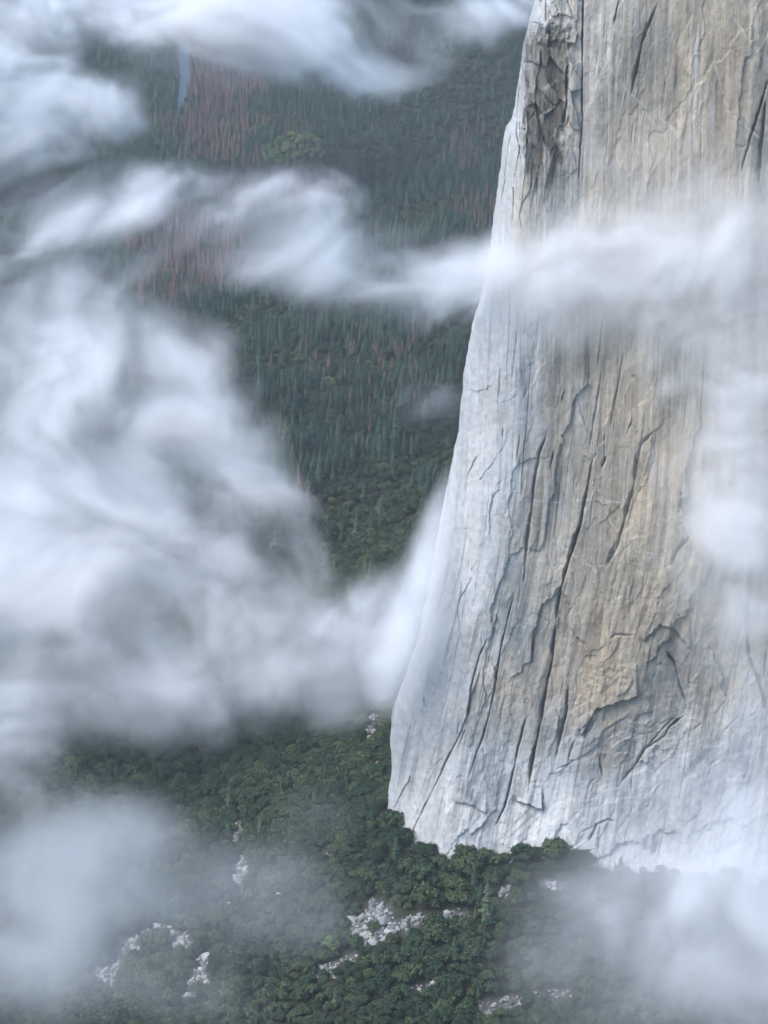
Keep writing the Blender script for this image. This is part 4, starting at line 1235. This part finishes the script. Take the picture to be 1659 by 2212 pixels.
# ================================================================ boulders of the talus
bo = NT('boulder_granite')
_oi = bo.n('ShaderNodeObjectInfo')
_n = bo.noise(bo.coords((1, 1, 1)), 1.2, 5, .6)
bo.bsdf(bo.ramp(bo.math('ADD', bo.math('MULTIPLY', _oi.outputs['Random'], .6), bo.math('MULTIPLY', _n, .5)), [(.2, (.11, .11, .105)), (.5, (.21, .21, .205)), (.9, (.42, .42, .41))]), .9, .15)
import bmesh
def boulder_mesh(seed):
    R = np.random.default_rng(seed)
    bm = bmesh.new()
    s = R.uniform(.7, 1.25, 3) * np.array([1, .9, .72])
    for k in range(15):
        d = R.normal(size=3); d = d / np.abs(d).max() ** .7 / np.linalg.norm(d) ** .3
        bm.verts.new(d * s * R.uniform(.8, 1.0))
    res = bmesh.ops.convex_hull(bm, input=bm.verts)
    bmesh.ops.delete(bm, geom=[v for v in bm.verts if not v.link_faces], context='VERTS')
    me = bpy.data.meshes.new('boulder'); bm.to_mesh(me); bm.free(); me.materials.append(bo.m)
    return me
BM = [boulder_mesh(i) for i in range(9)]
Rb = np.random.default_rng(77)
cand = []
for (c_, Mi) in rock_fields:
    A_ = np.linalg.inv(Mi)
    r_area = abs(np.linalg.det(A_)) * math.pi * 1.7
    m_ = int(r_area / 2.4) + 20
    q = np.sqrt(Rb.random(m_)) * 1.8; a = Rb.random(m_) * 6.283
    cand.append(c_ + (A_ @ np.stack([q * np.cos(a), q * np.sin(a)])).T)
cand = np.concatenate(cand)
mk = rock_mask(cand[:, 0], cand[:, 1])
cand = cand[(Rb.random(len(cand)) < mk) & ~inside_wall(cand[:, 0], cand[:, 1])]
bs = np.clip(np.exp(Rb.normal(-.05, .55, len(cand))), .4, 4.5)
bz = ground_z(cand[:, 0], cand[:, 1]) + bs * .28
bp = np.column_stack([cand, bz])
bx_, by_, bd_ = project(bp)
brot = Rb.uniform(-.5, .5, (len(cand), 3)); brot[:, 2] = Rb.uniform(0, 6.28, len(cand))
inb = (bx_ > 0) & (bx_ < PW) & (by_ < PH) & ~((bx_ > np.interp(by_, edge_py, edge_px)) & (cand[:, 1] > 1330))
order = np.argsort(-np.where(inb, bs / bd_, 0))[:300]
big = np.zeros(len(cand), bool); big[order] = True
def rplace(x, y):
    if x < 470: return 'in the curved left streak'
    if x < 640 and y < 1990: return 'in the thin boulder trail'
    if x < 760: return 'on the narrow rocky ledge'
    if y < 1700 and x > 780: return 'at the left edge of the cliff'
    if 980 < x < 1120 and y < 1860: return 'against the white cliff foot'
    if x < 860 and y < 2080: return 'in the bright boulder field'
    if x < 1020 and y < 2080: return 'in the right arm of the boulder field'
    if y < 1960: return 'in the mist below the cliff'
    return 'in the lowest boulder patch'
grp = {}
for i in np.where(big)[0]:
    szn = 'large pale block' if bs[i] > 2.3 else 'pale boulder' if bs[i] > 1.6 else 'small grey boulder'
    grp.setdefault((szn, rplace(bx_[i], by_[i])), []).append(i)
for (szn, pl), mem in grp.items():
    mem.sort(key=lambda i: -by_[i])
    rws = [mem[j:j + 8] for j in range(0, len(mem), 8)]
    for r, row in enumerate(rws):
        row.sort(key=lambda i: bx_[i])
        for c, i in enumerate(row):
            t_ = szn + ' ' + pl + ((', ' + ORD[c] + ('' if c == 0 else ' from left')) if len(row) > 1 else '') + ((', lowest row' if r == 0 else ', ' + ORD[r] + ' row up') if len(rws) > 1 else '')
            o = bpy.data.objects.new('boulder', BM[i % 9]); C.objects.link(o)
            o.location = bp[i]; o.rotation_euler = brot[i]; o.scale = (bs[i],) * 3
            tag(o, t_, 'boulder', 'boulders of the talus')
idx = np.where(~big)[0]
me = bpy.data.meshes.new('boulder_rubble'); me.vertices.add(len(idx)); me.vertices.foreach_set('co', bp[idx].astype(np.float32).reshape(-1))
vattr(me, 'turn', brot[idx], 'FLOAT_VECTOR'); vattr(me, 'size', bs[idx]); vattr(me, 'variant', idx % 9, 'INT')
o = add_obj('boulder_rubble', me); tag(o, 'smaller pale rubble filling the boulder fields on the talus', 'rubble', None, 'stuff')
instancer(o, BM, 'boulder_form')
print('boulders', len(cand), time.time() - T0)

# ================================================================ cars by the valley road
def car_mesh(col, name):
    v, f = [], []
    prof = [(-2.2, .35), (-2.25, .8), (-2.0, .98), (-1.35, 1.05), (-.75, 1.5), (.75, 1.52), (1.45, 1.08), (2.1, .95), (2.25, .7), (2.2, .35)]
    for y in (-.88, -.80, .80, .88):
        for x, z in prof:
            v.append((x, y * (.86 if z > 1.2 else 1), z if abs(y) < .85 else min(z, 1.46)))
    n = len(prof)
    for k in range(3):
        for i in range(n):
            f.append((k * n + i, k * n + (i + 1) % n, (k + 1) * n + (i + 1) % n, (k + 1) * n + i))
    f.append(tuple(range(n))); f.append(tuple(reversed(range(3 * n, 4 * n))))
    nb = len(f)
    for wx_ in (-1.35, 1.35):
        for wy in (-.9, .74):
            b = len(v)
            for yy in (wy, wy + .18):
                for k in range(10): v.append((wx_ + .34 * math.cos(k * .628), yy, .34 + .34 * math.sin(k * .628)))
            for k in range(10): f.append((b + k, b + (k + 1) % 10, b + 10 + (k + 1) % 10, b + 10 + k))
            f.append(tuple(b + k for k in reversed(range(10)))); f.append(tuple(b + 10 + k for k in range(10)))
    me = bpy.data.meshes.new('parked_car'); me.from_pydata(v, [], f)
    pm = NT(name); pm.bsdf(col, .3, .5); tm = NT('tyre_rubber'); tm.bsdf((.03, .03, .03), .8); gm = NT('window_glass'); gm.bsdf((.02, .025, .03), .1, .6)
    for q in (pm.m, tm.m, gm.m): me.materials.append(q)
    mi = [0] * len(f)
    for i in range(nb, len(f)): mi[i] = 1
    for i in (n + 3, n + 5, 3, 5, 2 * n + 3, 2 * n + 5): mi[i] = 2
    me.polygons.foreach_set('material_index', mi); me.update()
    return me
cm_ = [car_mesh((.75, .76, .77), 'white_paint'), car_mesh((.5, .52, .54), 'silver_paint')]
cpx = [146, 163, 178, 186, 199, 208, 222, 238, 252, 268, 282, 297, 316, 331]
cpy = [386, 383, 382, 379, 376, 374, 371, 368, 366, 362, 360, 357, 353, 350]
cp = list(ground_pt(cpx, cpy)) + list(ground_pt([449, 450, 452], [219, 227, 236]))
side = np.array([.35, .93])
for i, q in enumerate(cp):
    o = bpy.data.objects.new('parked_car', cm_[i % 3 == 2]); C.objects.link(o)
    off = 4.2 if i < 14 else 0
    x, y = q[0] + off * side[0], q[1] + off * side[1]
    o.location = (x, y, float(ground_z(x, y)) + .32); o.rotation_euler = (0, 0, .4 + .25 * (i % 5))
    tint = 'silver' if i % 3 == 2 else 'white'
    tag(o, (tint + ' car parked along the valley road, ' + ORD[i] + ('' if i == 0 else ' from left')) if i < 14 else tint + ' car in the clearing right of the river, ' + ['farthest', 'middle', 'nearest'][i - 14] + ' of three', 'car', 'parked cars on the valley floor')
print('all', time.time() - T0, len(bpy.data.objects))
